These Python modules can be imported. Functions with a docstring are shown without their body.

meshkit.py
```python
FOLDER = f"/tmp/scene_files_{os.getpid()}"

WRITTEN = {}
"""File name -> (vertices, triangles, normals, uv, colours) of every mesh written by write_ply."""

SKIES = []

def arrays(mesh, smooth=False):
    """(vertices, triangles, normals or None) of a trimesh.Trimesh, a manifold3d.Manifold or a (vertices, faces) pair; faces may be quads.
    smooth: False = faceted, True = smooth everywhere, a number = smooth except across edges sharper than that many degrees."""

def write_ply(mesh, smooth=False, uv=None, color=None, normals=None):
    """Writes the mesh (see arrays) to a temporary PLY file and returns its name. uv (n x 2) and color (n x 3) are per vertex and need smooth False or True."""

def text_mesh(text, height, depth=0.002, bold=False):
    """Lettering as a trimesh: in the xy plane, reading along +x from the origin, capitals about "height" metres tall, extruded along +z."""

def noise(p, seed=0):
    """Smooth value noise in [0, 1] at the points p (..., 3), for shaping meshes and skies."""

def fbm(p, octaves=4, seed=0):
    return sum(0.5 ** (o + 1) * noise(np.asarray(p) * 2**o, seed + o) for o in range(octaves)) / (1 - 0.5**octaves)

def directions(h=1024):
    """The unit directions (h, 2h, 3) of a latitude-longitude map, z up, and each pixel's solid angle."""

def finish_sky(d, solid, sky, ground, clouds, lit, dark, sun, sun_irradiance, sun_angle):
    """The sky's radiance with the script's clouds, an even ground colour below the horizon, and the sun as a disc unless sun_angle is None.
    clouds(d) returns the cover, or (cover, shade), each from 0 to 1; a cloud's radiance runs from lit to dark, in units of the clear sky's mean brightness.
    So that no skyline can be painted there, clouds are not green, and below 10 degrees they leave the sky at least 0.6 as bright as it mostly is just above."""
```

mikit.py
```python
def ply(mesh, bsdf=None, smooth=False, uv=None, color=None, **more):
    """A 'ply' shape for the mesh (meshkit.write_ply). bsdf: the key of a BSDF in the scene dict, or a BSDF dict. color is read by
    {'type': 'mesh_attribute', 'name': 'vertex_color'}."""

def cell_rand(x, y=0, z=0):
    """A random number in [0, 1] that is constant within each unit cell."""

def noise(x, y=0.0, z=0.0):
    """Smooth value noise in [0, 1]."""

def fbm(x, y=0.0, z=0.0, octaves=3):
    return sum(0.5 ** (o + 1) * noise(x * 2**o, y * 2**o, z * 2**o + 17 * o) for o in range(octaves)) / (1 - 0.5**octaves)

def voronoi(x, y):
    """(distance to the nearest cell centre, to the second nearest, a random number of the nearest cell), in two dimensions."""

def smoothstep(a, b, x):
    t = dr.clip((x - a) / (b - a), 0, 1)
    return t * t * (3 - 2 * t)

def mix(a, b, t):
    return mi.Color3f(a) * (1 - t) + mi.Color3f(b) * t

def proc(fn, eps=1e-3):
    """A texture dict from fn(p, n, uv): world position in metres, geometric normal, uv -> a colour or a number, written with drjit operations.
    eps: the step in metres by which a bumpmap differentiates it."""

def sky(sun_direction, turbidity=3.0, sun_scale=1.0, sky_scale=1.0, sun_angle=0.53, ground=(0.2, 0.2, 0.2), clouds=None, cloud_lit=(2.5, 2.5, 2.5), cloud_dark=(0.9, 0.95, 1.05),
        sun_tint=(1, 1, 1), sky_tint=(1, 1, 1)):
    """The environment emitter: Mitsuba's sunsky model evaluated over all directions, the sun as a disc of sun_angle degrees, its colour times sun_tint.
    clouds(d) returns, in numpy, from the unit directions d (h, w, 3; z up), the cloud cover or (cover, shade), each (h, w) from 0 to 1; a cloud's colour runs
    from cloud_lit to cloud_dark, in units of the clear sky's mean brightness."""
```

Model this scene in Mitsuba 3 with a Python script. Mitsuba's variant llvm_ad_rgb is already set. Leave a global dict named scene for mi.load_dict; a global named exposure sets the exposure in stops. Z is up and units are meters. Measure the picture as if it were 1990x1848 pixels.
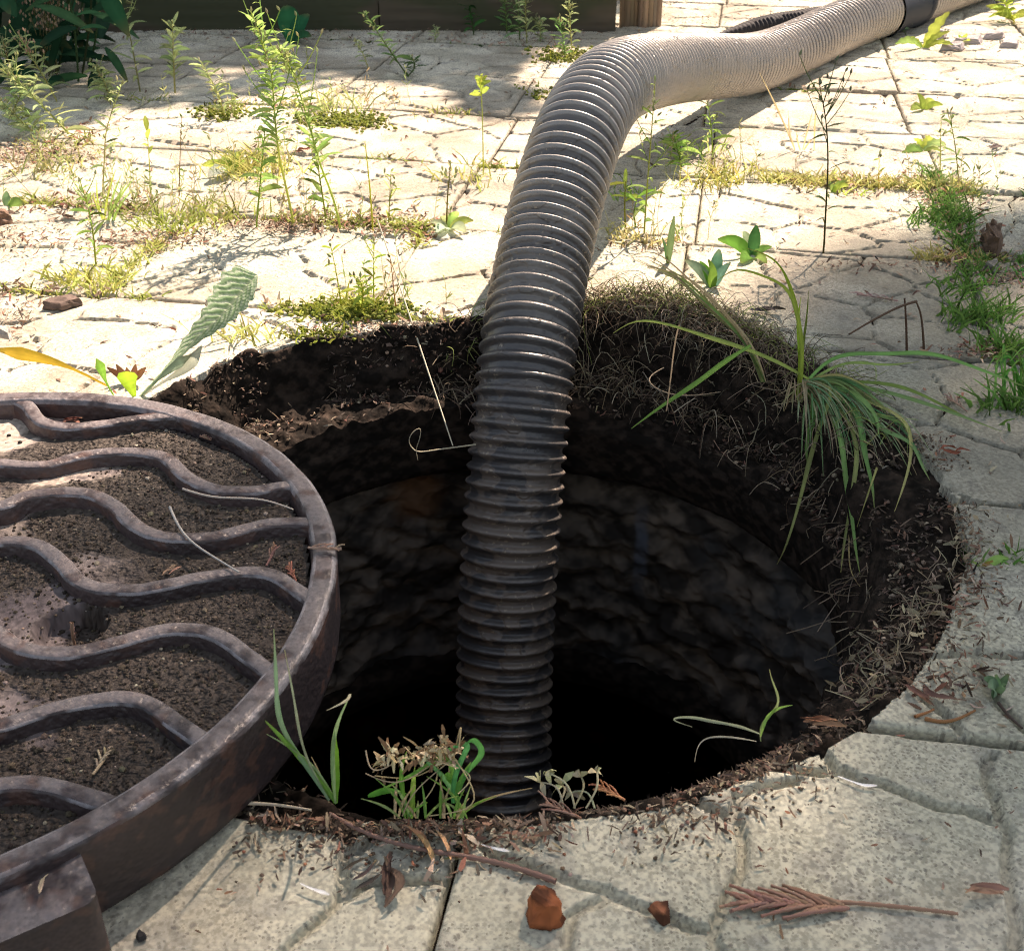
import math, random
import numpy as np, trimesh, mitsuba as mi, drjit as dr
import mikit, meshkit
from mikit import noise, fbm, voronoi, smoothstep, mix, proc, ply
from scipy.spatial import cKDTree
from scipy.interpolate import CubicSpline
from shapely.geometry import Polygon, Point
import shapely

T = mi.ScalarTransform4f
rng = np.random.default_rng(7)
random.seed(7)
scene, labels = {}, {}

# ------------------------------------------------------------------ camera, sky, exposure
CAM_H, PITCH, FOC = 0.61, math.radians(31.0), 2328.0          # metres, down, focal length in units of a 1990 px wide picture
SN, CS = math.sin(PITCH), math.cos(PITCH)
scene['camera'] = {
    'type': 'thinlens', 'fov': math.degrees(2 * math.atan(995 / FOC)), 'fov_axis': 'x',
    'to_world': T().look_at(origin=[0, 0, CAM_H], target=[0, CS, CAM_H - SN], up=[0, 0, 1]),
    'aperture_radius': 0.0009, 'focus_distance': 1.2, 'near_clip': 0.02, 'far_clip': 400.0}
SUN_AZ = np.array([0.45, 0.893]); SUN_EL = math.radians(48)
SUN = np.array([SUN_AZ[0] * math.cos(SUN_EL), SUN_AZ[1] * math.cos(SUN_EL), math.sin(SUN_EL)])
SUN /= np.linalg.norm(SUN)


def added_clouds(d):  # unseen clouds, added to brighten and whiten the skylight
    n = meshkit.fbm(d * np.array([3.0, 3.0, 5.0]) + 11.0, 5)
    return np.clip((n - 0.40) * 4.0, 0, 0.95)


scene['sky'] = mikit.sky(SUN.tolist(), turbidity=3.5, sun_scale=0.92, sky_scale=0.47, clouds=added_clouds, cloud_lit=(2.2, 2.1, 1.9), cloud_dark=(1.05, 1.0, 0.9), sky_tint=(1.12, 1.0, 0.84), sun_tint=(1.0, 0.955, 1.02))
exposure = 3.45


def P(x, y, z=0.0):
    """the point of the plane at height z seen at (x, y) of a 1990 x 1848 px print of the photograph: used to take measurements"""
    a, b = (x - 995) / FOC, (924 - y) / FOC
    d = np.array([a, CS + b * SN, -SN + b * CS])
    return np.array([0, 0, CAM_H]) + d * ((z - CAM_H) / d[2])


def PY(x, y, Y):
    a, b = (x - 995) / FOC, (924 - y) / FOC
    d = np.array([a, CS + b * SN, -SN + b * CS])
    return np.array([0, 0, CAM_H]) + d * (Y / d[1])


def PD(x, y, depth):
    a, b = (x - 995) / FOC, (924 - y) / FOC
    return np.array([0, 0, CAM_H]) + np.array([a, CS + b * SN, -SN + b * CS]) * depth


# ------------------------------------------------------------------ materials
VC = {'type': 'mesh_attribute', 'name': 'vertex_color'}


def concrete_color(p, n, uv):
    big = fbm(p.x * 3.1, p.y * 3.1, 2.0, 3)
    mid = fbm(p.x * 17.0, p.y * 17.0, 5.0, 3)
    fine = fbm(p.x * 420.0, p.y * 420.0, p.z * 420.0, 3)
    c = mix((0.40, 0.37, 0.29), (0.52, 0.485, 0.395), smoothstep(0.3, 0.7, mid))
    c = mix(c, mi.Color3f(0.40, 0.40, 0.31), 0.5 * smoothstep(0.5, 0.68, big))
    c = mix(c, mi.Color3f(0.24, 0.23, 0.205), 0.45 * smoothstep(0.60, 0.74, fbm(p.x * 38.0 + 9.0, p.y * 38.0, 1.0, 3)))
    c = c * (0.76 + 0.50 * smoothstep(0.25, 0.75, fine))
    wx, wy = p.x + 0.006 * fbm(p.x * 90.0, p.y * 90.0, 3.0, 2), p.y + 0.006 * fbm(p.x * 90.0, p.y * 90.0, 13.0, 2)
    a, b, r = voronoi(wx * 330.0, wy * 330.0)
    where = smoothstep(0.35, 0.65, fbm(p.x * 24.0, p.y * 24.0, 21.0, 2))
    pit = smoothstep(0.42, 0.20, a) * smoothstep(0.90 - 0.35 * where, 0.96 - 0.30 * where, r)
    c = mix(c, mi.Color3f(0.13, 0.12, 0.105), 0.6 * pit)
    a2, b2, r2 = voronoi(wx * 120.0, wy * 120.0 + 40.0)
    pit2 = smoothstep(0.30 * r2, 0.10 * r2, a2) * smoothstep(0.84, 0.90, r2)
    c = mix(c, mi.Color3f(0.10, 0.09, 0.085), 0.55 * pit2)
    dirt = smoothstep(0.52, 0.66, fbm(p.x * 6.0 + 30.0, p.y * 6.0, 8.0, 4)) * smoothstep(0.75, 1.3, p.y)
    c = mix(c, mi.Color3f(0.23, 0.185, 0.14), 0.45 * dirt)
    shade_dirt = smoothstep(0.30, 0.62, p.x + 0.25 * (big - 0.5)) * smoothstep(0.72, 0.95, p.y + 0.2 * (mid - 0.5)) * smoothstep(1.78, 1.55, p.y + 0.1 * (mid - 0.5))  # shade over the right slabs, with some dirt, painted into the concrete
    return mix(c, mi.Color3f(0.155, 0.15, 0.125) * (0.6 + 0.8 * fine), 0.68 * shade_dirt)


def concrete_bump(p, n, uv):
    return 0.0022 * fbm(p.x * 190.0, p.y * 150.0, p.z * 150.0, 4)


def soil_color(p, n, uv):
    f = fbm(p.x * 90.0, p.y * 90.0, p.z * 90.0, 3)
    g = fbm(p.x * 14.0, p.y * 14.0, p.z * 14.0, 2)
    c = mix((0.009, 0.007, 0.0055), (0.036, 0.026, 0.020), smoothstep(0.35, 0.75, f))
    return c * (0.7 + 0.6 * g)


def soil_bump(p, n, uv):
    return 0.004 * fbm(p.x * 120.0, p.y * 120.0, p.z * 120.0, 3)


def iron_color(p, n, uv):
    f = fbm(p.x * 60.0, p.y * 60.0, p.z * 60.0, 3)
    g = fbm(p.x * 9.0 + 4.0, p.y * 9.0, p.z * 9.0, 3)
    s = fbm(p.x * 500.0, p.y * 500.0, p.z * 500.0, 3)
    c = mix((0.028, 0.020, 0.022), (0.066, 0.046, 0.046), smoothstep(0.3, 0.7, g))
    c = mix(c, mi.Color3f(0.13, 0.062, 0.042), 0.40 * smoothstep(0.55, 0.7, f))
    edge = smoothstep(0.25, 0.45, n.z) * smoothstep(0.97, 0.86, n.z) * smoothstep(0.35, 0.55, fbm(p.x * 50.0, p.y * 50.0, 2.0, 3))
    worn_lit = smoothstep(0.55, 0.9, n.z) * smoothstep(0.25, 0.6, fbm(p.x * 75.0, p.y * 75.0, 6.0, 3))  # wear and dust on upward faces, lightened to look sunlit
    c = mix(c, mi.Color3f(0.185, 0.165, 0.17), 0.62 * worn_lit)
    c = mix(c, mi.Color3f(0.34, 0.32, 0.34), 0.55 * edge)
    return c * (0.6 + 0.8 * s)


def plate_soil(p):
    return smoothstep(0.46, 0.56, fbm(p.x * 13.0, p.y * 13.0, 2.0, 3) + 1.1 * (p.x + 0.42))


def plate_bump(p, n, uv):
    return 0.0008 * fbm(p.x * 170.0, p.y * 170.0, 1.0, 3) + 0.0075 * plate_soil(p) * fbm(p.x * 330.0, p.y * 330.0, 1.0, 3)


def plate_color(p, n, uv):
    g = fbm(p.x * 11.0 + 1.0, p.y * 11.0, 3.0, 3)
    s = fbm(p.x * 300.0, p.y * 300.0, p.z * 50.0, 2)
    c = mix((0.070, 0.058, 0.064), (0.15, 0.125, 0.125), smoothstep(0.35, 0.65, g))
    c = mix(c, mi.Color3f(0.38, 0.32, 0.27), 0.85 * smoothstep(0.80, 0.95, p.y + 0.10 * g) * smoothstep(0.3, 0.6, fbm(p.x * 40.0, p.y * 40.0, 1.0, 3)))
    c = mix(c, mi.Color3f(0.045, 0.036, 0.029), 0.9 * plate_soil(p))
    return c * (0.35 + 1.3 * s)


def iron_bump(p, n, uv):
    return 0.0015 * fbm(p.x * 240.0, p.y * 240.0, p.z * 240.0, 3)


def wall_color(p, n, uv):
    f = fbm(p.x * 30.0, p.y * 30.0, p.z * 42.0, 4)
    g = fbm(p.x * 5.0, p.y * 5.0, p.z * 9.0 + 7.0, 3)
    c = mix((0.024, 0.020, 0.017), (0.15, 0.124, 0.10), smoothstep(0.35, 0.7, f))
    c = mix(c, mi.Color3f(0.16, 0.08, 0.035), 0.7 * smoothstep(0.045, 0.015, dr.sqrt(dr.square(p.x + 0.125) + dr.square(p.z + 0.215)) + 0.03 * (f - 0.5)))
    c = mix(c, mi.Color3f(0.06, 0.065, 0.07), 0.5 * smoothstep(0.56, 0.66, fbm(p.x * 7.0 + 3.0, p.y * 7.0, p.z * 4.0, 3)))
    drip = smoothstep(0.011, 0.004, dr.abs(p.x - 0.168 + 0.01 * (f - 0.5))) * smoothstep(-0.36, -0.30, p.z) * smoothstep(-0.20, -0.26, p.z)
    return mix(c, mi.Color3f(0.10, 0.115, 0.15), 0.7 * drip)


def wall_bump(p, n, uv):
    return 0.014 * fbm(p.x * 45.0, p.y * 45.0, p.z * 70.0, 4)


def hose_color(p, n, uv):
    f = fbm(p.x * 35.0, p.y * 35.0, p.z * 35.0, 3)
    s = fbm(p.x * 240.0, p.y * 240.0, p.z * 240.0, 2)
    c = mix((0.040, 0.038, 0.040), (0.060, 0.056, 0.056), s)
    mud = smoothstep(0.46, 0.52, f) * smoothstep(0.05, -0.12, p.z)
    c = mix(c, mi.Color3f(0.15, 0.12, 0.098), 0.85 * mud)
    dust_sheen = smoothstep(0.45, 0.7, fbm(p.x * 12.0, p.y * 12.0, p.z * 12.0 + 5.0, 3))
    c = mix(c, mi.Color3f(0.25, 0.225, 0.20), (0.10 + 0.40 * dust_sheen) * smoothstep(-0.05, 0.12, p.z))  # dust, with the sunlit sheen of the raised stretch painted in
    c = mix(c, mix((0.46, 0.45, 0.43), (0.43, 0.385, 0.335), smoothstep(1.6, 2.0, p.y)), (0.03 + 0.85 * smoothstep(0.30, 0.70, uv.y)) * (0.55 * smoothstep(1.32, 1.5, p.y) + 0.45 * smoothstep(1.55, 2.0, p.y)))  # sunlit bands painted pale on the dusty rib crests
    c = mix(c, mi.Color3f(0.15, 0.135, 0.125), 0.5 * smoothstep(0.55, 0.9, uv.y) * s)
    return mix(c, mi.Color3f(0.36, 0.29, 0.21), 0.6 * smoothstep(0.66, 0.76, s) * smoothstep(0.5, 0.6, f))


def hose_rough(p, n, uv):
    return 0.30 + 0.22 * fbm(p.x * 35.0, p.y * 35.0, p.z * 35.0, 3)


def hose_bump(p, n, uv):
    f = fbm(p.x * 35.0, p.y * 35.0, p.z * 35.0, 3)
    return 0.0012 * smoothstep(0.52, 0.56, f) + 0.0005 * fbm(p.x * 200.0, p.y * 200.0, p.z * 200.0, 2)


def wood_color(p, n, uv):
    g = fbm(p.x * 4.0, p.y * 60.0, p.z * 60.0, 3)
    m = fbm(p.x * 6.0, p.y * 6.0, p.z * 10.0 + 2.0, 3)
    c = mix((0.05, 0.042, 0.032), (0.12, 0.098, 0.07), g)
    return mix(c, mi.Color3f(0.055, 0.062, 0.035), 0.85 * smoothstep(0.34, 0.54, m + 0.10 * smoothstep(-0.1, -0.6, p.x)))


def wood_bump(p, n, uv):
    return 0.004 * fbm(p.x * 5.0, p.y * 80.0, p.z * 80.0, 3)


def bumped(bsdf, fn, eps=0.0006):
    return {'type': 'twosided', 'b': {'type': 'bumpmap', 'scale': 1.0, 'map': proc(fn, eps), 'b': bsdf}}


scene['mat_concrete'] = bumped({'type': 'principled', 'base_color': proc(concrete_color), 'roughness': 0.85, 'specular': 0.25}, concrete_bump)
scene['mat_soil'] = bumped({'type': 'principled', 'base_color': proc(soil_color), 'roughness': 0.95, 'specular': 0.15}, soil_bump, 0.001)
scene['mat_iron'] = bumped({'type': 'principled', 'base_color': proc(iron_color), 'roughness': 0.46, 'specular': 0.6, 'metallic': 0.1}, iron_bump)
scene['mat_plate'] = bumped({'type': 'principled', 'base_color': proc(plate_color), 'roughness': 0.7, 'specular': 0.3}, plate_bump)
scene['mat_wall'] = bumped({'type': 'principled', 'base_color': proc(wall_color), 'roughness': 0.8, 'specular': 0.3}, wall_bump, 0.002)
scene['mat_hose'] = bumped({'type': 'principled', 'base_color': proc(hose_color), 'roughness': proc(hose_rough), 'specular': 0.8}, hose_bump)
scene['mat_coupling'] = {'type': 'twosided', 'b': {'type': 'principled', 'base_color': {'type': 'rgb', 'value': [0.016, 0.021, 0.032]}, 'roughness': 0.6, 'specular': 0.25}}
scene['mat_wood'] = bumped({'type': 'principled', 'base_color': proc(wood_color), 'roughness': 0.85, 'specular': 0.2}, wood_bump)
scene['mat_leaf'] = {'type': 'principledthin', 'base_color': VC, 'roughness': 0.5, 'diff_trans': 0.9, 'spec_trans': 0.0, 'eta': 1.4}
scene['mat_litter'] = {'type': 'twosided', 'b': {'type': 'principled', 'base_color': VC, 'roughness': 0.75, 'specular': 0.25}}
scene['mat_pit_black'] = {'type': 'twosided', 'b': {'type': 'principled', 'base_color': {'type': 'rgb', 'value': [0.006, 0.005, 0.004]}, 'roughness': 0.25, 'specular': 0.4}}  # near black, so the darkness of the deep shaft sits in the colour


# ------------------------------------------------------------------ helpers
def unit(v):
    v = np.asarray(v, float)
    return v / (np.linalg.norm(v, axis=-1, keepdims=True) + 1e-12)


def smooth_path(pts, n):
    pts = np.asarray(pts, float)
    t = np.r_[0, np.cumsum(np.linalg.norm(np.diff(pts, axis=0), axis=1) + 1e-6)]
    if len(pts) < 3:
        return np.array([np.interp(np.linspace(0, t[-1], n), t, pts[:, k]) for k in range(3)]).T
    return CubicSpline(t, pts, bc_type='natural')(np.linspace(0, t[-1], n))


class MB:
    """collects pieces into one mesh with a colour per vertex"""
    def __init__(self):
        self.v, self.f, self.c, self.n = [], [], [], 0

    def add(self, v, f, c):
        v = np.asarray(v, float)
        self.v.append(v); self.f.append(np.asarray(f, int) + self.n)
        c = np.asarray(c, float)
        self.c.append(np.broadcast_to(c, (len(v), 3)) if c.ndim == 1 else c)
        self.n += len(v)

    def tube(self, pts, radii, c, sides=5):
        p = np.asarray(pts, float); n = len(p)
        t = unit(np.gradient(p, axis=0))
        a = np.cross(t, np.where(np.abs(t[:, 2:]) < 0.9, [0, 0, 1.0], [1.0, 0, 0])); a = unit(a)
        for i in range(1, n):
            if a[i] @ a[i - 1] < 0:
                a[i] = -a[i]
        b = np.cross(t, a); ang = np.arange(sides) * 2 * np.pi / sides
        r = np.broadcast_to(radii, (n,))
        v = p[:, None] + r[:, None, None] * (np.cos(ang)[None, :, None] * a[:, None] + np.sin(ang)[None, :, None] * b[:, None])
        i, j = np.meshgrid(np.arange(n - 1), np.arange(sides), indexing='ij')
        q = np.stack([i * sides + j, i * sides + (j + 1) % sides, (i + 1) * sides + (j + 1) % sides, (i + 1) * sides + j], -1).reshape(-1, 4)
        self.add(v.reshape(-1, 3), np.vstack([q[:, [0, 1, 2]], q[:, [0, 2, 3]]]), c)

    def ribbon(self, pts, w, nrm, c, fold=0.0):
        """a blade or leaf: a strip along pts of half width w, its face towards nrm; fold lifts its edges"""
        p = np.asarray(pts, float); n = len(p)
        t = unit(np.gradient(p, axis=0)); nrm = np.broadcast_to(np.asarray(nrm, float), (n, 3))
        s = unit(np.cross(t, nrm)); up = np.cross(s, t)
        w = np.broadcast_to(w, (n,))[:, None]
        l, r = p - s * w + up * w * fold, p + s * w + up * w * fold
        v = np.stack([l, p, r], 1).reshape(-1, 3)
        if np.ndim(c) == 1:
            m = .72 + .56 * meshkit.fbm(v * 260, 2)[:, None]
            c = np.clip(np.asarray(c) * np.tile(np.array([[.9], [1.22], [.96]]), (n, 1)) * m, .003, .9)
            c = c + (np.array([.30, .22, .10]) - c) * (.6 * np.clip((np.repeat(np.linspace(0, 1, n), 3) - .8) / .2, 0, 1) * rng.random())[:, None]
        i = np.arange(n - 1)[:, None] * 3
        f = np.vstack([i + [0, 1, 4], i + [0, 4, 3], i + [1, 2, 5], i + [1, 5, 4]])
        self.add(v, f, c)

    def strip(self, pts, w, nrm, c):
        p = np.asarray(pts, float); n = len(p)
        t = unit(np.gradient(p, axis=0)); s = unit(np.cross(t, np.broadcast_to(np.asarray(nrm, float), (n, 3))))
        w = np.broadcast_to(w, (n,))[:, None]
        v = np.stack([p - s * w, p + s * w], 1).reshape(-1, 3)
        i = np.arange(n - 1)[:, None] * 2
        self.add(v, np.vstack([i + [0, 1, 3], i + [0, 3, 2]]), c)

    def lump(self, c0, size, c, seed=0, sub=0, rough=0.3):
        m = trimesh.creation.icosphere(subdivisions=sub)
        r = 1 + rough * (2 * meshkit.noise(m.vertices * 1.7 + seed * 3.7, seed) - 1)
        q = trimesh.transformations.random_rotation_matrix(np.random.default_rng(seed).random(3))[:3, :3]
        self.add((m.vertices * r[:, None] * np.asarray(size)) @ (q.T if np.ndim(size) == 0 else np.eye(3)) + c0, m.faces, c)

    def mesh(self):
        return (np.vstack(self.v), np.vstack(self.f)), np.vstack(self.c)


def key_for(name):
    if name not in scene and name not in labels and not any(k.startswith(name + '__') for k in scene):
        return name
    i = 1
    while True:
        k = f'{name}_{i:03d}'
        if k not in scene and k not in labels and not any(q.startswith(k + '__') for q in scene):
            return k
        i += 1


_count = {}


def numbered(name):
    i = _count.get(name, 0); _count[name] = i + 1
    return name if i == 0 else f'{name}_{i:03d}'


def thing(name, label, cat, group=None):
    k = numbered(name)
    labels[k] = {'label': label, 'category': cat}
    if group:
        labels[k]['group'] = group
    return k


def part(parent, name, mb, mat, smooth=False, stuff=False, label=None):
    k = numbered(parent + '__' + name)
    m, c = mb.mesh()
    scene[k] = ply(m, mat, smooth=smooth, color=c)
    if stuff or label:
        labels[k] = {}
        if stuff:
            labels[k]['kind'] = 'stuff'
        if label:
            labels[k]['label'] = label
    return k


def whole(key, mb, mat, smooth=False):
    m, c = mb.mesh()
    scene[key] = ply(m, mat, smooth=smooth, color=c)


def stuff(name, label, cat, mb, mat, smooth=False):
    k = thing(name, label, cat)
    labels[k]['kind'] = 'stuff'
    whole(k, mb, mat, smooth)


def jit(c, a=0.15):
    return np.clip(np.asarray(c) * (1 + a * rng.normal(size=1)) * (1 + 0.05 * rng.normal(size=3)), 0.004, 0.9)


# colours
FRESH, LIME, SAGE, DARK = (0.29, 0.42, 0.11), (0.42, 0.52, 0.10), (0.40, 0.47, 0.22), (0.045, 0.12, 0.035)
STRAW, BROWN, RUST, MOSS = (0.46, 0.36, 0.21), (0.16, 0.085, 0.05), (0.33, 0.16, 0.095), (0.17, 0.18, 0.035)

# ------------------------------------------------------------------ the hole in the paving
HC = np.array([-0.02, 0.977])
HOLE_PTS = [(460, 1575), (900, 1600), (1080, 1585), (1250, 1565), (1440, 1510), (1660, 1410), (1810, 1250), (1860, 1080), (1800, 900), (1640, 745), (1400, 640), (1180, 600), (900, 627), (700, 655), (500, 690), (370, 740)]
_g = np.array([P(*q)[:2] - HC for q in HOLE_PTS])
_a = np.arctan2(_g[:, 1], _g[:, 0]); _r = np.hypot(_g[:, 0], _g[:, 1])
_a = np.r_[_a, np.radians([180, 205, 225])]; _r = np.r_[_r, 0.41, 0.415, 0.425]
_a = np.mod(_a, 2 * np.pi)
_o = np.argsort(_a); _a, _r = _a[_o], _r[_o]
_spl = CubicSpline(np.r_[_a, _a[0] + 2 * np.pi], np.r_[_r, _r[0]], bc_type='periodic')


def hole_r(phi):
    phi = np.mod(phi, 2 * np.pi)
    return _spl(np.where(phi < _a[0], phi + 2 * np.pi, phi))


def bell(phi, c, w):
    d = (np.degrees(phi) - c + 180) % 360 - 180
    return np.exp(-(d / w) ** 2)


def lip_w(phi):
    return 0.028 - 0.012 * bell(phi, 125, 35) + 0.034 * bell(phi, -5, 42) + 0.028 * bell(phi, 50, 30)


def mound(phi):
    return 0.040 * bell(phi, 62, 22) + 0.012 * bell(phi, 30, 18)


def ground_z(x, y):
    """height of the bare earth, without its fine crumbs"""
    dx, dy = x - HC[0], y - HC[1]
    phi, r = np.arctan2(dy, dx), np.hypot(dx, dy)
    R, w = hole_r(phi), lip_w(phi)
    s = R - r                                  # > 0 inside the hole
    lo = np.where((y > 1.08) & (r > R + .02), -.0072, -.016)
    z = np.where(s < -0.02, lo, -0.016 + 0.007 * np.clip((s + 0.02) / 0.02, 0, 1))
    z = z - 0.028 * np.clip(s / w, 0, 1) ** 1.5
    z = z - (0.055 - 0.024 * bell(phi, 125, 40)) * np.clip((s - w) / 0.012, 0, 1)
    z = z + 0.013 * bell(phi, 120, 62) * np.exp(-((s + 0.001) / 0.011) ** 2)
    return z + mound(phi) * np.exp(-((s - 0.035) / 0.040) ** 2)


RING_R = 0.334
RC = HC + np.array([0.016, 0.0])


def ring_from_hc(phi):
    """the ring's inner radius measured from the hole's middle"""
    d = RC - HC; b = d[0] * np.cos(phi) + d[1] * np.sin(phi)
    return b + np.sqrt(b * b - d @ d + RING_R ** 2)


# ------------------------------------------------------------------ bare earth, one sheet out to the horizon, with the hole's crumbling edge
NPH = 900
ph = np.linspace(0, 2 * np.pi, NPH, endpoint=False)
offs = np.r_[-80, -30, -12, -5, -2, -1, -.5, -.3, -.2, np.linspace(-.15, -.024, 14), -.0205, np.linspace(-.018, .125, 62), .31]
R, W = hole_r(ph), lip_w(ph)
rows = []
for s in offs:
    r = R - s
    r = np.where(s > 0, np.maximum(r, ring_from_hc(ph) - 0.006 + 0.014 * meshkit.fbm(np.stack([np.cos(ph) * 5, np.sin(ph) * 5, ph * 0], -1), 5)), r)
    x, y = HC[0] + r * np.cos(ph), HC[1] + r * np.sin(ph)
    z = ground_z(x, y) if s < .3 else np.full(NPH, -.118)
    q = np.stack([x, y, z], -1)
    if -0.5 < s < .3:
        n1 = meshkit.fbm(q * 45.0, 4, 3) - 0.5; n2 = meshkit.fbm(q * 22.0 + 9, 3, 8) - 0.5
        z = z + 0.030 * n1 * min(1, (s + .5) * 4) * np.where(s > -0.004, 1.0, 0.12)
        face = np.clip((s - 0.6 * W) / 0.01, 0, 1) * np.clip((W + 0.03 - s) / 0.01, 0, 1)
        x = x + 0.030 * n2 * face * np.cos(ph); y = y + 0.030 * n2 * face * np.sin(ph)
    rows.append(np.stack([x, y, z], -1))
gv = np.vstack(rows)
i, j = np.meshgrid(np.arange(len(offs) - 1), np.arange(NPH), indexing='ij')
quad = np.stack([i * NPH + j, i * NPH + (j + 1) % NPH, (i + 1) * NPH + (j + 1) % NPH, (i + 1) * NPH + j], -1).reshape(-1, 4)
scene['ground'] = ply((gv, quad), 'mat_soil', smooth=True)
labels['ground'] = {'label': 'dark bare earth under and between the paving slabs', 'kind': 'structure'}


def lathe(profile, nphi, disp, amp):
    """a ring around the hole's axis from (r, z) pairs, pushed in and out by disp(points)"""
    pr = np.asarray(profile, float); a = np.linspace(0, 2 * np.pi, nphi, endpoint=False)
    r, z = np.meshgrid(pr[:, 0], a, indexing='ij')[0], np.meshgrid(pr[:, 1], a, indexing='ij')[0]
    A = np.broadcast_to(a, r.shape)
    q = np.stack([np.cos(A) * r, np.sin(A) * r, z], -1)
    d = disp(q) * amp
    q = np.stack([RC[0] + np.cos(A) * (r + d), RC[1] + np.sin(A) * (r + d), z], -1).reshape(-1, 3)
    i, j = np.meshgrid(np.arange(len(pr) - 1), np.arange(nphi), indexing='ij')
    quad = np.stack([i * nphi + j, (i + 1) * nphi + j, (i + 1) * nphi + (j + 1) % nphi, i * nphi + (j + 1) % nphi], -1).reshape(-1, 4)
    return q, quad


def steps(pts, d):
    out = []
    for (a, b), (c, e) in zip(pts[:-1], pts[1:]):
        n = max(1, int(math.hypot(c - a, e - b) / d))
        out += [(a + (c - a) * k / n, b + (e - b) * k / n) for k in range(n)]
    return out + [pts[-1]]


labels['manhole_shaft'] = {'label': 'round dark shaft of the open manhole going down under the paving', 'kind': 'structure'}
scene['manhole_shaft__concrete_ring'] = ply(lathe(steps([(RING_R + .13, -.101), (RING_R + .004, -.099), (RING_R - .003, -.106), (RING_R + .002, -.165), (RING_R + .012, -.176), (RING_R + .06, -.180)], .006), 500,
                                                  lambda q: meshkit.fbm(q * 30, 4) - .5, .016), 'mat_soil', smooth=True)


def stones(q):
    v = q * np.array([11, 11, 15.0]) + 1.0 * (meshkit.fbm(q * 15, 3)[..., None] - .5)
    ridge = 1 - np.abs(2 * meshkit.fbm(v, 2, 5) - 1)
    return -.8 * (np.clip(ridge, .0, .93) - .6) + .9 * (meshkit.fbm(q * np.array([26, 26, 40.0]), 5, 6) - .5)


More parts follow.
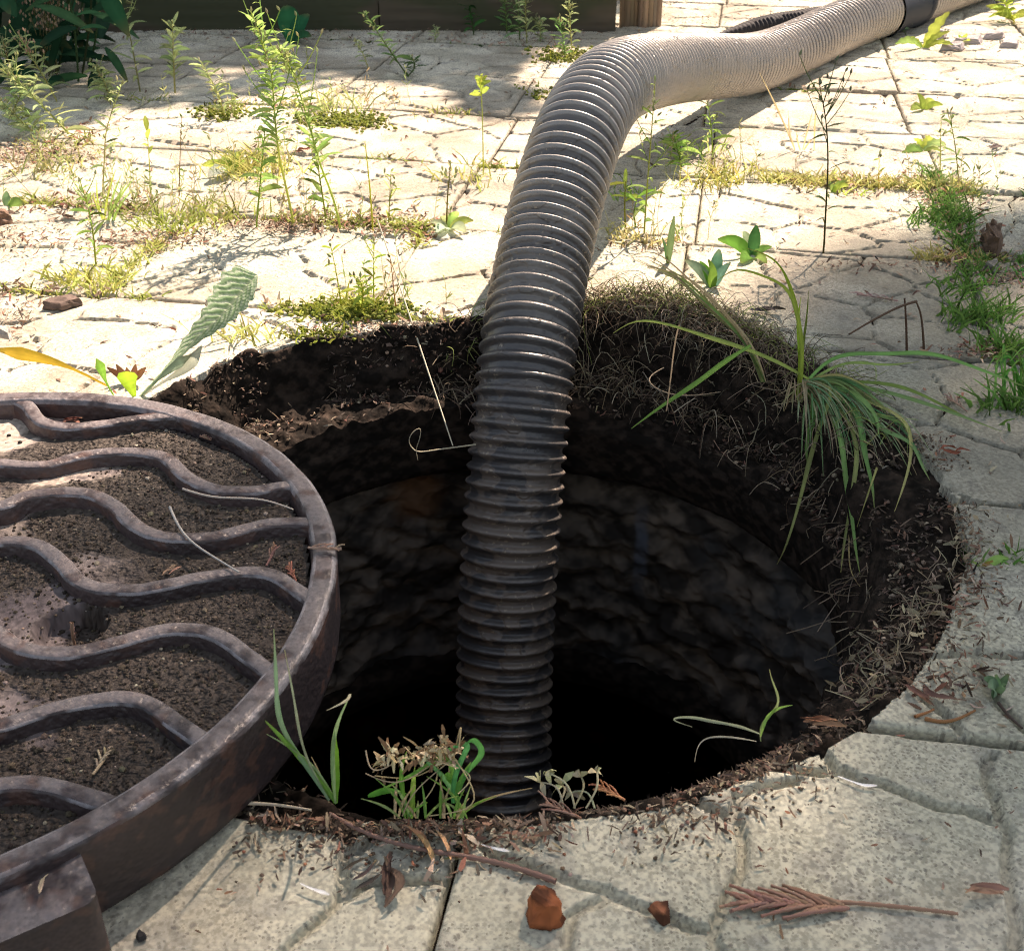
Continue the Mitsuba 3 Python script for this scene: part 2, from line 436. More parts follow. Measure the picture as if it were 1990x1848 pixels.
scene['manhole_shaft__stone_wall'] = ply(lathe(steps([(RING_R + .050, -.172), (RING_R + .038, -.25), (RING_R + .028, -.36), (RING_R + .014, -.455)], .0035), 900, stones, .050), 'mat_wall', smooth=True)
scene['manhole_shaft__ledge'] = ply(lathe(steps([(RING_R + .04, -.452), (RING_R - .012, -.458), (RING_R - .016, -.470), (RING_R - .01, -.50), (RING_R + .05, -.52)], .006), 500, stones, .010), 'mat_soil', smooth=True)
scene['manhole_shaft__lower_wall'] = ply(lathe(steps([(RING_R + .044, -.485), (RING_R + .06, -1.6)], .05), 90, lambda q: meshkit.fbm(q * 12, 3) - .5, .02), 'mat_pit_black', smooth=True)
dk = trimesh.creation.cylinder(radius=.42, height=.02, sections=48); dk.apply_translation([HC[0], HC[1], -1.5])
scene['waste_water'] = ply(dk, 'mat_pit_black')
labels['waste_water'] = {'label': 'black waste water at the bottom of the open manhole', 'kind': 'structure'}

# ------------------------------------------------------------------ paving of stamped concrete slabs
YAW = math.radians(-10)
SU, SV = np.array([math.cos(YAW), math.sin(YAW)]), np.array([-math.sin(YAW), math.cos(YAW)])
PU, PV = 0.385, 0.332


def to_uv(xy):
    return np.stack([xy @ SU, xy @ SV], -1)


Z8 = lambda pts: [P((1450 + x / 2.1923) / 1.1598, (1300 + y / 2.1923) / 1.1598)[:2] for x, y in pts]
Z6 = lambda pts: [P((0 + x / 2.4225) / 1.1598, (1380 + y / 2.4225) / 1.1598)[:2] for x, y in pts]
Z7 = lambda pts: [P((700 + x / 2.314) / 1.1598, (1400 + y / 2.314) / 1.1598)[:2] for x, y in pts]
NEAR_GROOVES = [
    Z8([(750, 1010), (590, 1040), (470, 1080), (450, 1170), (480, 1220), (500, 1330), (490, 1450), (430, 1560), (370, 1680), (340, 1760), (370, 1848), (390, 1990)]),
    Z8([(220, 1080), (330, 1140), (450, 1190)]), Z8([(340, 1745), (230, 1740), (140, 1690), (60, 1640)]),
    Z8([(600, 915), (650, 940), (740, 960), (860, 970), (940, 960), (1000, 960), (1060, 1000), (1180, 1020), (1330, 1080), (1450, 1130), (1600, 1150), (1750, 1210)]),
    Z8([(860, 810), (910, 890), (950, 960)]),
    Z8([(1740, 870), (1690, 920), (1690, 1000), (1740, 1100), (1770, 1190), (1810, 1260), (1790, 1380), (1800, 1500), (1830, 1640), (1850, 1750), (1830, 1848), (1850, 1990)]),
    Z8([(1370, 400), (1500, 392), (1600, 380), (1881, 400), (2100, 390)]), Z8([(1640, 400), (1650, 450), (1690, 540), (1730, 610), (1800, 680), (1870, 750), (1930, 800)]),
    Z8([(1380, 610), (1480, 680), (1540, 740), (1590, 800)]),
    Z6([(1910, 1180), (1890, 1270), (1880, 1380), (1890, 1480), (1850, 1560), (1780, 1640), (1680, 1720), (1600, 1790), (1540, 1848), (1440, 1950)]),
    Z7([(130, 1460), (180, 1400), (170, 1280)]), Z7([(150, 1080), (190, 1130), (250, 1190), (320, 1120)]), Z7([(190, 1430), (300, 1350), (500, 1340), (700, 1330)]),
    Z7([(870, 1140), (960, 1230), (1100, 1260), (1250, 1320), (1400, 1370), (1520, 1390), (1600, 1440), (1720, 1490), (1880, 1560), (1990, 1590)]),
    Z7([(1340, 1719), (1335, 1620), (1345, 1540), (1400, 1500), (1480, 1470), (1560, 1430)])]


def slab_cell(v, u):
    row = math.floor((v - 0.693) / PV)
    off = -0.129 if row < 0 else -0.028 + 0.012 * math.sin(row * 2.1)
    col = math.floor((u - off) / PU)
    return row, col, off


def crazy_grooves(u0, v0, du, dv, r):
    """cracks of the stamped crazy paving pattern: edges between a few jittered cells"""
    from scipy.spatial import Voronoi
    nx, ny = 3, 3
    px = (np.arange(-1, nx + 1)[:, None] + 0.5 + r.uniform(-.42, .42, (nx + 2, ny + 2))) / nx * du + u0
    py = (np.arange(-1, ny + 1)[None, :] + 0.5 + r.uniform(-.42, .42, (nx + 2, ny + 2))) / ny * dv + v0
    vor = Voronoi(np.stack([px.ravel(), py.ravel()], -1))
    return [vor.vertices[list(e)] for e in vor.ridge_vertices if -1 not in e and r.random() < .82]


def dense(pl, step):
    out = []
    for a, b in zip(pl[:-1], pl[1:]):
        n = max(2, int(np.linalg.norm(np.asarray(b) - a) / step))
        out.append(np.asarray(a) + (np.asarray(b) - a) * (np.arange(n) / n)[:, None])
    return np.vstack(out)


near_pts = np.vstack([dense(g, .0015) for g in NEAR_GROOVES])
near_tree = cKDTree(near_pts)
labels['paving'] = {'label': 'weathered beige paving of square concrete slabs stamped with a crazy paving pattern', 'kind': 'structure'}


def make_slab(row, col, off):
    r = np.random.default_rng(1000 + row * 57 + col)
    u0, v0 = off + col * PU, 0.693 + row * PV
    gap = 0.006 if row < 1 else 0.007
    a0, a1, b0, b1 = u0 + gap * (.35 if row < 1 else .10), u0 + PU - gap * (.35 if row < 1 else .10), v0 + gap / 2, v0 + PV - gap / 2
    cen = SU * (a0 + a1) / 2 + SV * (b0 + b1) / 2
    # out of sight?
    corners = np.array([SU * a + SV * b for a in (a0, a1) for b in (b0, b1)])
    if (np.hypot(*(corners - HC).T) < 0.30).all():
        return
    near = cen[1] < 0.95 and (row <= 0)
    step = 0.0022 if cen[1] < 0.9 else 0.003 if cen[1] < 1.55 else 0.0040 if cen[1] < 2.3 else 0.006
    nu, nv = int((a1 - a0) / step) + 1, int((b1 - b0) / step) + 1
    gu, gv_ = np.linspace(a0, a1, nu), np.linspace(b0, b1, nv)
    gu = np.r_[a0 - .0004, gu, a1 + .0004]; gv_ = np.r_[b0 - .0004, gv_, b1 + .0004]
    U, V = np.meshgrid(gu, gv_, indexing='ij')
    X, Y = U * SU[0] + V * SV[0], U * SU[1] + V * SV[1]
    pt = np.stack([X, Y, np.zeros_like(X)], -1)
    warp = 0.020 * np.stack([meshkit.fbm(pt * 14 + 3, 3, 1) - .5, meshkit.fbm(pt * 14 + 8, 3, 2) - .5], -1)
    fine = meshkit.fbm(pt * 110, 2, 4) - .5
    if near:
        d = near_tree.query(np.stack([X, Y], -1) + .12 * warp)[0] + .0016 * fine
        w0, w1, dep = .0030, .0040, .0066
    else:
        gp = np.vstack([dense(g, .004) for g in crazy_grooves(u0, v0, PU, PV, r)]); tr = cKDTree(gp)
        d = tr.query(np.stack([U, V], -1) + warp)[0] + .004 * fine
        w0, w1, dep = .0004, .0004 + .85 * step, .0085
    t = np.clip((d - w0) / (w1 - w0), 0, 1); t = t * t * (3 - 2 * t)
    Zh = -dep * (1 - t) * (.75 + .5 * meshkit.noise(pt * 30, 77)) + 0.0018 * (meshkit.fbm(pt * 13, 3, 5) - .5) + 0.0016 * (meshkit.fbm(pt * 55, 3, 6) - .5)
    e = np.minimum(np.minimum(U - a0, a1 - U), np.minimum(V - b0, b1 - V)) + .004 * (meshkit.fbm(pt * 40, 3, 9) - .5)
    Zh -= 0.004 * np.clip(1 - e / .0035, 0, 1) ** 2
    tilt = r.normal(size=3) * np.array([.005, .005, .0014])
    Zh += tilt[2] + tilt[0] * (U - (a0 + a1) / 2) + tilt[1] * (V - (b0 + b1) / 2)
    Zh[0], Zh[-1], Zh[:, 0], Zh[:, -1] = -.045, -.045, -.045, -.045
    # the hole cut through it
    dx, dy = X - HC[0], Y - HC[1]; phi = np.arctan2(dy, dx); rr = np.hypot(dx, dy)
    Rc = hole_r(phi) + 0.004 + 0.012 * (meshkit.fbm(pt * 30, 3, 12) - .5) * np.where(np.sin(phi) > -.3, 2.0, .4)
    ins = rr < Rc
    v = np.stack([X, Y, Zh], -1).reshape(-1, 3)
    m, n = X.shape
    i, j = np.meshgrid(np.arange(m - 1), np.arange(n - 1), indexing='ij')
    q = np.stack([i * n + j, (i + 1) * n + j, (i + 1) * n + j + 1, i * n + j + 1], -1).reshape(-1, 4)
    if ins.any():
        fi = ins.ravel()
        q = q[~fi[q].all(1)]
        if not len(q):
            return
        k = np.zeros(len(v), bool); k[q.ravel()] = True; k &= fi
        Rf, pf = Rc.ravel(), phi.ravel()
        v[k, 0] = HC[0] + Rf[k] * np.cos(pf[k]); v[k, 1] = HC[1] + Rf[k] * np.sin(pf[k]); v[k, 2] = np.minimum(v[k, 2], -.016)
    scene[numbered('paving__slab')] = ply((v, q), 'mat_concrete', smooth=True)


for row in range(-2, 12):
    for col in range(-7, 8):
        off = -0.129 if row < 0 else -0.028 + 0.012 * math.sin(row * 2.1)
        c = SU * (off + (col + .5) * PU) + SV * (0.693 + (row + .5) * PV)
        half = 0.26 + 0.44 * max(c[1] + .25, 0.2) + 0.12
        if abs(c[0]) < half and c[1] > 0.22:
            make_slab(row, col, off)

# ------------------------------------------------------------------ cast iron cover
CC, CR, CT = np.array([-0.4601, 0.7333]), 0.3254, 0.072
labels['manhole_cover'] = {'label': 'rusty round cast iron manhole cover with wavy raised ribs lying beside the hole', 'category': 'manhole cover'}


def ring_mesh(profile, n, c=CC, disp=.0):
    pr = np.asarray(profile, float); a = np.linspace(0, 2 * np.pi, n, endpoint=False)
    r, z = pr[:, :1] + 0 * a, pr[:, 1:] + 0 * a
    q = np.stack([r * np.cos(a), r * np.sin(a), z], -1)
    k = disp * (meshkit.fbm(q * 40, 3) - .5) + disp * 1.2 * (meshkit.fbm(q * 9, 2) - .5)
    q[..., 0] += k * np.cos(a) + c[0]; q[..., 1] += k * np.sin(a) + c[1]; q[..., 2] += .5 * k * (z > .03)
    m = len(pr)
    i, j = np.meshgrid(np.arange(m - 1), np.arange(n), indexing='ij')
    quad = np.stack([i * n + j, (i + 1) * n + j, (i + 1) * n + (j + 1) % n, i * n + (j + 1) % n], -1).reshape(-1, 4)
    return q.reshape(-1, 3), quad


scene['manhole_cover__rim'] = ply(ring_mesh(steps([(CR - .0230, .046), (CR - .0205, .067), (CR - .0190, .0708), (CR - .0165, .0720), (CR - .004, .0720), (CR - .0012, .0706), (CR, .0675), (CR - .001, .040), (CR - .002, .006), (CR - .006, .002), (CR - .05, .002)], .004), 480, disp=.0016), 'mat_iron', smooth=50)
g = np.arange(-CR, CR, .0028)
PX, PYY = np.meshgrid(g, g, indexing='ij')
sock = P(140, 1235, .05)[:2] - CC
rr = np.hypot(PX, PYY)
q3 = np.stack([PX, PYY, 0 * PX], -1)
dp = np.hypot(PX - sock[0], PYY - sock[1])
PZ = .0535 + .0050 * np.clip((meshkit.fbm(q3 * 9 + 2, 3) + 1.0 * PX / CR - .52) / .22, 0, 1) + .004 * (meshkit.fbm(q3 * 20, 3) - .5) + .0025 * (meshkit.fbm(q3 * 110, 3) - .5) - .018 * np.clip((.027 - dp) / .0035, 0, 1)
ok = rr < CR - .022
idx = -np.ones(PX.shape, int); idx[ok] = np.arange(ok.sum())
a = np.stack([idx[:-1, :-1], idx[1:, :-1], idx[1:, 1:], idx[:-1, 1:]], -1).reshape(-1, 4)
a = a[(a >= 0).all(1)]
scene['manhole_cover__plate'] = ply((np.stack([PX[ok] + CC[0], PYY[ok] + CC[1], PZ[ok]], -1), a), 'mat_plate', smooth=True)
bt = trimesh.creation.cylinder(radius=CR - .01, height=.02, sections=96); bt.apply_translation([CC[0], CC[1], .013])
scene['manhole_cover__underside'] = ply(bt, 'mat_iron')
ZA = lambda pts: [P(x / 2.885, 603.6 + y / 2.885, .066) for x, y in pts]
ZB = lambda pts: [P(x / 2.8096, 1189.9 + y / 2.8096, .066) for x, y in pts]
RIBS = [ZA([(0, 490), (80, 510), (150, 540), (190, 590), (230, 630), (300, 655), (420, 665), (560, 650), (700, 630), (850, 610), (1000, 605), (1120, 620), (1220, 660), (1290, 700)]),
        ZA([(0, 870), (150, 880), (300, 870), (400, 840), (520, 815), (700, 805), (850, 815), (950, 850), (1010, 910), (1060, 950), (1150, 995), (1300, 1025), (1450, 1020), (1560, 1000), (1740, 985)]),
        ZA([(30, 1100), (120, 1060), (250, 1035), (400, 1030), (520, 1045), (620, 1090), (680, 1140), (740, 1200), (820, 1250), (950, 1285), (1100, 1290), (1250, 1270), (1400, 1230), (1550, 1205), (1820, 1205)]),
        ZA([(0, 1310), (120, 1310), (240, 1340), (310, 1390), (370, 1450), (450, 1530), (560, 1570), (720, 1580), (900, 1560), (1100, 1515), (1300, 1485), (1450, 1480), (1560, 1510), (1640, 1560), (1760, 1640)]),
        ZB([(0, 130), (60, 180), (150, 215), (280, 235), (430, 230), (580, 195), (740, 150), (880, 115), (1020, 105), (1130, 120), (1230, 160), (1310, 215), (1420, 300)]),
        ZB([(0, 630), (100, 600), (250, 555), (400, 515), (550, 490), (680, 485), (790, 505), (880, 550), (960, 610), (1070, 690)]),
        ZB([(0, 960), (120, 950), (230, 955), (330, 975), (430, 1005), (540, 1040)])]
for k, rb in enumerate(RIBS):
    p = [np.array(x) for x in rb]
    # carry the wave on to the left, out of the picture, to the far side of the rim
    x0, y0 = p[0][0], p[0][1]
    d0 = unit((p[0] - p[1])[:2]); L = []
    pos = np.array([x0, y0])
    for n in range(1, 60):
        ang = math.atan2(d0[1], d0[0]) * max(0, 1 - n / 4) + (math.pi + .35 * math.sin(n * .55 + k) + .1) * min(1, n / 4) if d0[1] >= 0 else math.pi + .4 * math.sin(n * .5 + k)
        pos = pos + .013 * np.array([math.cos(ang), math.sin(ang)])
        if np.hypot(*(pos - CC)) > CR - .014:
            break
        L.append(np.r_[pos, .066])
    e = unit((p[-1] - p[-2])[:2]); E = [p[-1]]
    while np.hypot(*(E[-1][:2] - CC)) < CR - .010:
        E.append(E[-1] + np.r_[e * .006, 0])
    path = smooth_path(L[::-1][::2] + p + E[2::2], 170)
    path = path[np.hypot(path[:, 0] - CC[0], path[:, 1] - CC[1]) < CR - .0105]
    t = unit(np.gradient(path, axis=0)); s = np.stack([t[:, 1], -t[:, 0], 0 * t[:, 0]], -1)
    prof = np.array([(-.0100, -.022), (-.0082, -.008), (-.0070, .0018), (-.0056, .0038), (-.0026, .0046), (.0026, .0046), (.0056, .0038), (.0070, .0018), (.0082, -.008), (.0100, -.022)])
    v = path[:, None] + s[:, None] * prof[None, :, :1] + np.array([0, 0, 1.0]) * prof[None, :, 1:]
    nz = meshkit.fbm(v * 60, 3) - .5
    v = v + nz[..., None] * .0018 * np.array([0, 0, 1.0]) + s[:, None] * (.0016 * (meshkit.fbm(v * 45 + 3, 3) - .5))[..., None]
    m, n = v.shape[:2]
    i, j = np.meshgrid(np.arange(m - 1), np.arange(n - 1), indexing='ij')
    qd = np.stack([i * n + j, i * n + j + 1, (i + 1) * n + j + 1, (i + 1) * n + j], -1).reshape(-1, 4)
    scene[numbered('manhole_cover__rib')] = ply((v.reshape(-1, 3), qd), 'mat_iron', smooth=True)
# the lug: a block standing out from the rim
la = math.atan2(*(P(185, 1670, .07)[:2] - CC)[::-1])
lc = CC + CR * np.array([math.cos(la), math.sin(la)])
e_t = unit(P(0, 1705, .07)[:2] - P(157, 1640, .07)[:2]); e_r = np.array([-e_t[1], e_t[0]])
if e_r @ (lc - CC) < 0:
    e_r = -e_r
c0 = P(150, 1636, .07)[:2] - e_r * .02
import manifold3d as m3
cs = m3.CrossSection([[(0, 0), (.17, 0), (.17, .060), (0, .060)]]).offset(-.009, m3.JoinType.Round).offset(.009, m3.JoinType.Round, 2.0, 48)
lug = m3.Manifold.extrude(cs, .058)
lm = lug.refine_to_length(.006).to_mesh()
lv, lf = np.array(lm.vert_properties[:, :3]), np.array(lm.tri_verts)
top = lv[:, 2] > .05
xy = lv[:, :1] * e_t + lv[:, 1:2] * e_r + c0
lv = np.c_[xy, lv[:, 2] + .004 + .0012 * (meshkit.fbm(np.c_[xy, lv[:, 2]] * 50, 3) - .5)]
lt = trimesh.Trimesh(lv, lf, process=False)
if lt.volume < 0:
    lt.invert()
scene['manhole_cover__lug'] = ply(lt, 'mat_iron', smooth=35)


# ------------------------------------------------------------------ suction hose
HD = 0.12
HP = [((1140, 1900), 1.50), ((1135.6, 1745), HD * 2700 / 217.5), ((1136, 1616), HD * 2700 / 217.5), ((1146, 1303), HD * 2700 / 221), ((1166, 1017), HD * 2700 / 224), ((1190, 780), HD * 2700 / 223), ((1225, 580), HD * 2700 / 215),
      ((1294, 330), HD * 2700 / 205), ((1362, 208), HD * 2700 / 190), ((1425, 172), 1.86), ((1492, 159), 2.03), ((1612, 150), 2.29), ((1700, 143), 2.47), ((1880, 69), 2.80), ((2100, -10), 3.2), ((2330, -86), 3.62), ((2600, -150), 4.1)]
hpts = np.array([PD(x / 1.1598, y / 1.1598, d) for (x, y), d in HP])
hpath = smooth_path(hpts, 4000)
hl = np.r_[0, np.cumsum(np.linalg.norm(np.diff(hpath, axis=0), axis=1))]
# fair the line a little
for k in range(3):
    hpath[:, k] = np.convolve(np.pad(hpath[:, k], 90, mode='reflect', reflect_type='odd'), np.hanning(183)[1:-1] / np.hanning(183)[1:-1].sum(), 'same')[90:-90]
hl = np.r_[0, np.cumsum(np.linalg.norm(np.diff(hpath, axis=0), axis=1))]


def hose_section(s0, s1, ds, radius_fn, sides=72):
    s = np.arange(s0, s1, ds)
    p = np.array([np.interp(s, hl, hpath[:, k]) for k in range(3)]).T
    t = unit(np.gradient(p, axis=0))
    a = np.zeros_like(p); a[0] = unit(np.cross(t[0], [0, 1, 0]))
    for i in range(1, len(p)):
        a[i] = unit(a[i - 1] - t[i] * (a[i - 1] @ t[i]))
    b = np.cross(t, a); ang = np.arange(sides) * 2 * np.pi / sides
    r = radius_fn(s[:, None] + .0 * ang[None], ang[None])
    v = p[:, None] + r[..., None] * (np.cos(ang)[None, :, None] * a[:, None] + np.sin(ang)[None, :, None] * b[:, None])
    n, m = len(s), sides
    i, j = np.meshgrid(np.arange(n - 1), np.arange(m), indexing='ij')
    q = np.stack([i * m + j, i * m + (j + 1) % m, (i + 1) * m + (j + 1) % m, (i + 1) * m + j], -1).reshape(-1, 4)
    uvs = np.stack([np.broadcast_to(ang / 6.2832, r.shape), np.clip((r - .0538) / .0066, 0, 1)], -1).reshape(-1, 2)
    return (v.reshape(-1, 3), q[:, ::-1]), uvs


def hose_ply(sec):
    return ply(sec[0], 'mat_hose', smooth=True, uv=sec[1])


PITCH_H = .0178


def ribbed(s, ang):
    ph = ((s + .0012 * np.sin(ang)) / PITCH_H) % 1.0
    d = np.abs(ph - .5) * PITCH_H
    rib = np.clip(1 - (d / .0062) ** 2, 0, 1) ** 1.6
    return .0540 + .0062 * rib + .0004 * np.sin(ang * 3 + s * 7)


def s_at(xv):
    """length along the hose where its middle passes column xv (print px) on the far stretch"""
    q = hpath - np.array([0, 0, CAM_H]); dep = q[:, 1] * CS - q[:, 2] * SN
    X = 995 + FOC * q[:, 0] / dep
    far = hpath[:, 1] > 2.0
    return hl[far][np.argmin(np.abs(X[far] - xv))]


sc0, sc1 = s_at(1712), s_at(1775)
labels['suction_hose'] = {'label': 'thick dark grey ribbed suction hose rising out of the open manhole and bending right', 'category': 'hose'}
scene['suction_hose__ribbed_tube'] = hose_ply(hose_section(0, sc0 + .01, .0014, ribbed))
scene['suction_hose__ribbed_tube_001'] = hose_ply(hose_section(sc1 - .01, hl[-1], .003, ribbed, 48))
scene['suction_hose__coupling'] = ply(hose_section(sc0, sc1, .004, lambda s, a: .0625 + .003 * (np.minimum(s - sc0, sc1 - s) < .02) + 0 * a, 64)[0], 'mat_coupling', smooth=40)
labels['suction_hose__coupling'] = {'label': 'dark blue grey coupling sleeve'}

# faint raised marks moulded on the hose between two ribs
dq = hpath - np.array([0, 0, CAM_H]); ddp = dq[:, 1] * CS - dq[:, 2] * SN
vy = 924 - FOC * (dq[:, 1] * SN + dq[:, 2] * CS) / ddp
s_m = hl[np.argmin(np.abs(vy - 889))]
s_m = (math.floor(s_m / PITCH_H) + 1.0) * PITCH_H
km = np.argmin(np.abs(hl - s_m)); cm, tm = hpath[km], unit(hpath[km + 5] - hpath[km - 5])
toc = unit(np.array([0, 0, CAM_H]) - cm); toc = unit(toc - tm * (toc @ tm)); rgt = np.cross(tm, toc)
for word, off in (('U', -.017), ('O', .004), ('J', .020)):
    tm_ = meshkit.text_mesh(word, .0066, depth=.0010)
    tv = np.array(tm_.vertices); aa = (tv[:, 0] + off) / .054
    rr_ = .0537 + tv[:, 2]
    tv2 = cm + tm * (tv[:, 1:2] - .0033) + (np.cos(aa) * rr_)[:, None] * toc + (np.sin(aa) * rr_)[:, None] * rgt
    scene[numbered('suction_hose__embossed_mark')] = ply((tv2, tm_.faces), 'mat_hose', uv=np.zeros((len(tv2), 2)))

# ------------------------------------------------------------------ timber edging and stake at the back
labels['timber_edging'] = {'label': 'dark mossy timber edging board along the back of the paving', 'category': 'timber edging'}


def rough_box(x0, x1, y0, y1, z0, z1, amp=.003, seg=.02):
    b = m3.Manifold.cube((x1 - x0, y1 - y0, z1 - z0)).translate((x0, y0, z0)).refine_to_length(seg).to_mesh()
    v = np.array(b.vert_properties[:, :3]); n = meshkit.fbm(v * np.array([12, 40, 40.0]), 3)[:, None] - .5
    c = np.array([(x0 + x1) / 2, (y0 + y1) / 2, (z0 + z1) / 2])
    e = np.array([(x1 - x0), (y1 - y0), (z1 - z0)]) / 2
    return trimesh.Trimesh(c + (v - c) * (1 - .03 * 0) + n * amp * np.sign(v - c), np.array(b.tri_verts), process=False)


BY = 3.24
scene['timber_edging__plank'] = ply(rough_box(-.34, .267, BY, BY + .06, -.02, .21), 'mat_wood', smooth=40)
scene['timber_edging__plank_001'] = ply(rough_box(-1.9, -.343, BY + .006, BY + .066, -.02, .205), 'mat_wood', smooth=40)
k = thing('wooden_stake', 'pale split wooden stake standing at the right end of the timber edging', 'stake')
mb = MB()
for n in range(9):
    x = .285 + .105 * (n + .5) / 9; w = .0075 + .002 * rng.random(); y = BY + .06 + .02 * rng.random()
    pts = np.array([[x + .01 * z * rng.normal(), y + .03 * z, z] for z in np.linspace(-.02, .34, 7)])
    mb.tube(pts, w, jit((.22, .165, .11), .2), 7)
whole(k, mb, 'mat_litter', True)
k = thing('drain_pipe', 'black plastic drain pipe lying on the paving behind the hose', 'pipe')
mb = MB()
p0, p1 = P(1385, 66, .02), P(1700, 14, .02)
pts = smooth_path([p0, (p0 + p1) / 2 + [0, .02, 0], p1, p1 + (p1 - p0)], 260)
sl = np.linspace(0, 1, 260)
mb.tube(pts * np.array([1, 1, .6]), (.026 + .003 * np.sin(sl * 520)) * np.clip(sl / .16, .12, 1) ** .7, (.022, .022, .027), 16)
whole(k, mb, 'mat_litter', True)


# ------------------------------------------------------------------ plants
def leaf_pts(base, d, length, droop, n=5):
    """a leaf's midrib: leaves base along d and bends down"""
    d = unit(d); t = np.linspace(0, 1, n)[:, None]
    return base + d * t * length - np.array([0, 0, 1.0]) * droop * length * t ** 2


def lance(n):
    t = np.linspace(0, 1, n)
    return np.clip(np.sin(np.pi * np.clip(t * .92 + .05, 0, 1)) ** .8, .06, 1)


def weed(label, pts, n_leaf=10, leaf=.025, col=SAGE, heads=0, spread=1.0, f0=.25, stemr=.0010, lw=.13, group=None, branch=0, name='weed', headcol=(.45, .47, .28), ptop=1.0, cat='weed'):
    """pts: print px of the stem from the ground up; it stands at the depth of its foot"""
    k = thing(name, label, cat, group); lw *= .66; n_leaf = int(n_leaf * 2.1) if n_leaf > 6 else n_leaf; leaf *= 1.15; heads = int(heads * 1.5)
    base = P(*pts[0]); Y = base[1]
    ln = [base] + [PY(x, y, Y + .02 * i * rng.normal() * .3) for i, (x, y) in enumerate(pts[1:], 1)]
    path = smooth_path(ln, 24)
    path[0, 2] = -.012
    st = MB()
    st.tube(path, np.linspace(stemr * 1.3, stemr * .5, 24), jit(np.array(col) * np.array([1.15, .95, .8])), 5)
    H = np.linalg.norm(path[-1] - path[0])
    lf, small = [], MB()
    az = rng.random() * 6.28
    ends = []
    for b in range(branch):
        f = rng.uniform(.45, .9); q = path[int(f * 23)]; a = rng.random() * 6.28
        d = unit([math.cos(a), .6 * math.sin(a), 1.3]); L = H * rng.uniform(.15, .32)
        bp = smooth_path([q, q + d * L * .6, q + d * L + [0, 0, .1 * L]], 7)
        st.tube(bp, np.linspace(stemr * .7, stemr * .35, 7), jit(col), 4); ends.append(bp[-1])
        for m in range(2):
            small.ribbon(leaf_pts(bp[2 + 2 * m], [math.cos(a + m * 2.5), math.sin(a + m * 2.5), .6], leaf * .5, .4, 4), leaf * .5 * lw * lance(4), [0, 0, 1], jit(col, .25), .2)
    for n in range(n_leaf):
        f = f0 + (ptop - f0) * (n + .5) / n_leaf
        q = np.array([np.interp(f * 23, np.arange(24), path[:, c]) for c in range(3)])
        az += 2.4 + .3 * rng.normal()
        L = leaf * rng.uniform(.45, 1.3) * (1 - .35 * f)
        el = rng.uniform(.25, .95)
        d = np.array([math.cos(az) * spread, math.sin(az) * spread, el])
        m = MB(); m.ribbon(leaf_pts(q, d, L, rng.uniform(.15, .6), 6), L * lw * lance(6), unit(np.array([0, -.5, 1]) - .4 * unit(d) + .6 * rng.normal(size=3)), jit(col, .28), .25)
        lf.append((L, m))
    for n in range(heads):
        q = path[-1] if n == 0 else (ends[n % len(ends)] if ends and n <= len(ends) else path[int(rng.uniform(.72, 1) * 23)] + rng.normal(size=3) * np.array([.006, .006, .004]))
        d = unit([rng.normal() * .5, rng.normal() * .3, 1])
        small.tube(q + d * np.linspace(0, .008, 4)[:, None], np.array([.0006, .0018, .0015, .0004]), jit(headcol, .2), 5)
    part(k, 'stem', st, 'mat_leaf', True)
    for L, m in lf:
        if L > .017:
            part(k, 'leaf', m, 'mat_leaf', True)
        else:
            mm, cc = m.mesh(); small.add(mm[0], mm[1], cc)
    if small.n:
        part(k, 'foliage', small, 'mat_leaf', True, stuff=True)
    return k


WG = 'weeds growing in the paving joints'
weed('thick leafy weed standing upright in front of the dark far left bush', [(340, 183), (337, 110), (335, 40)], 26, .042, SAGE, 0, .7, .2, .0016, .14)
weed('slender branching weed at the top edge right of the dark bush', [(272, 178), (262, 120), (250, 60), (228, -20)], 14, .042, SAGE, 5, 1, .1, .0014, .12, branch=4)
weed('leaning weed with budded side shoots left of the two tall weeds', [(438, 228), (415, 165), (388, 118)], 20, .036, SAGE, 3, .9, .05, .0013, .12, branch=2)
weed('tallest bushy weed with a forward leaning budded tip left of the hose', [(571, 438), (557, 370), (543, 305), (534, 230), (528, 150), (508, 80), (488, 25)], 52, .034, (.32, .45, .14), 30, .85, .36, .0016, .13, branch=7)
weed('second tall bushy weed with a broad budded top just right of the tallest', [(662, 443), (645, 380), (624, 325), (600, 240), (575, 160), (541, 98)], 46, .032, (.34, .46, .15), 30, .85, .32, .0015, .13, branch=7)
weed('thin leafy weed beside the foot of the second tall weed', [(634, 430), (622, 350), (606, 255)], 12, .034, FRESH, 0, .8, .2, .0012, .15)
weed('short stemmed weed with dense leaves left of the tallest weed', [(498, 441), (507, 340), (515, 250)], 14, .034, FRESH, 0, .9, .25, .0012, .15)
weed('thin bare stalk with a swollen green joint left of the hose', [(725, 449), (718, 360), (709, 275)], 5, .022, LIME, 0, .6, .1, .0012, .10)
weed('pale many stemmed wispy weed behind the moss cushion', [(755, 442), (757, 390), (760, 334)], 7, .024, LIME, 4, .6, .05, .0009, .10, branch=4)
weed('brown tipped spiky stalk above the broad leaved rosette left of the hose', [(868, 440), (870, 380), (876, 320)], 5, .016, (.18, .20, .07), 8, .4, .3, .0012, .12)
weed('single straight stalk topped by bright lime leaves left of the hose bend', [(939, 336), (938, 250), (936, 195), (934, 150)], 9, .030, LIME, 0, .6, .72, .0009, .26)
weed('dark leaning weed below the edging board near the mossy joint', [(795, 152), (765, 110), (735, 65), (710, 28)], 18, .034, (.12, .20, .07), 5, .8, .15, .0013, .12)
weed('low curled dark weed at the foot of the leaning dark weed', [(790, 152), (805, 130), (800, 112)], 14, .030, (.10, .17, .07), 3, 1.0, .1, .0012, .13)
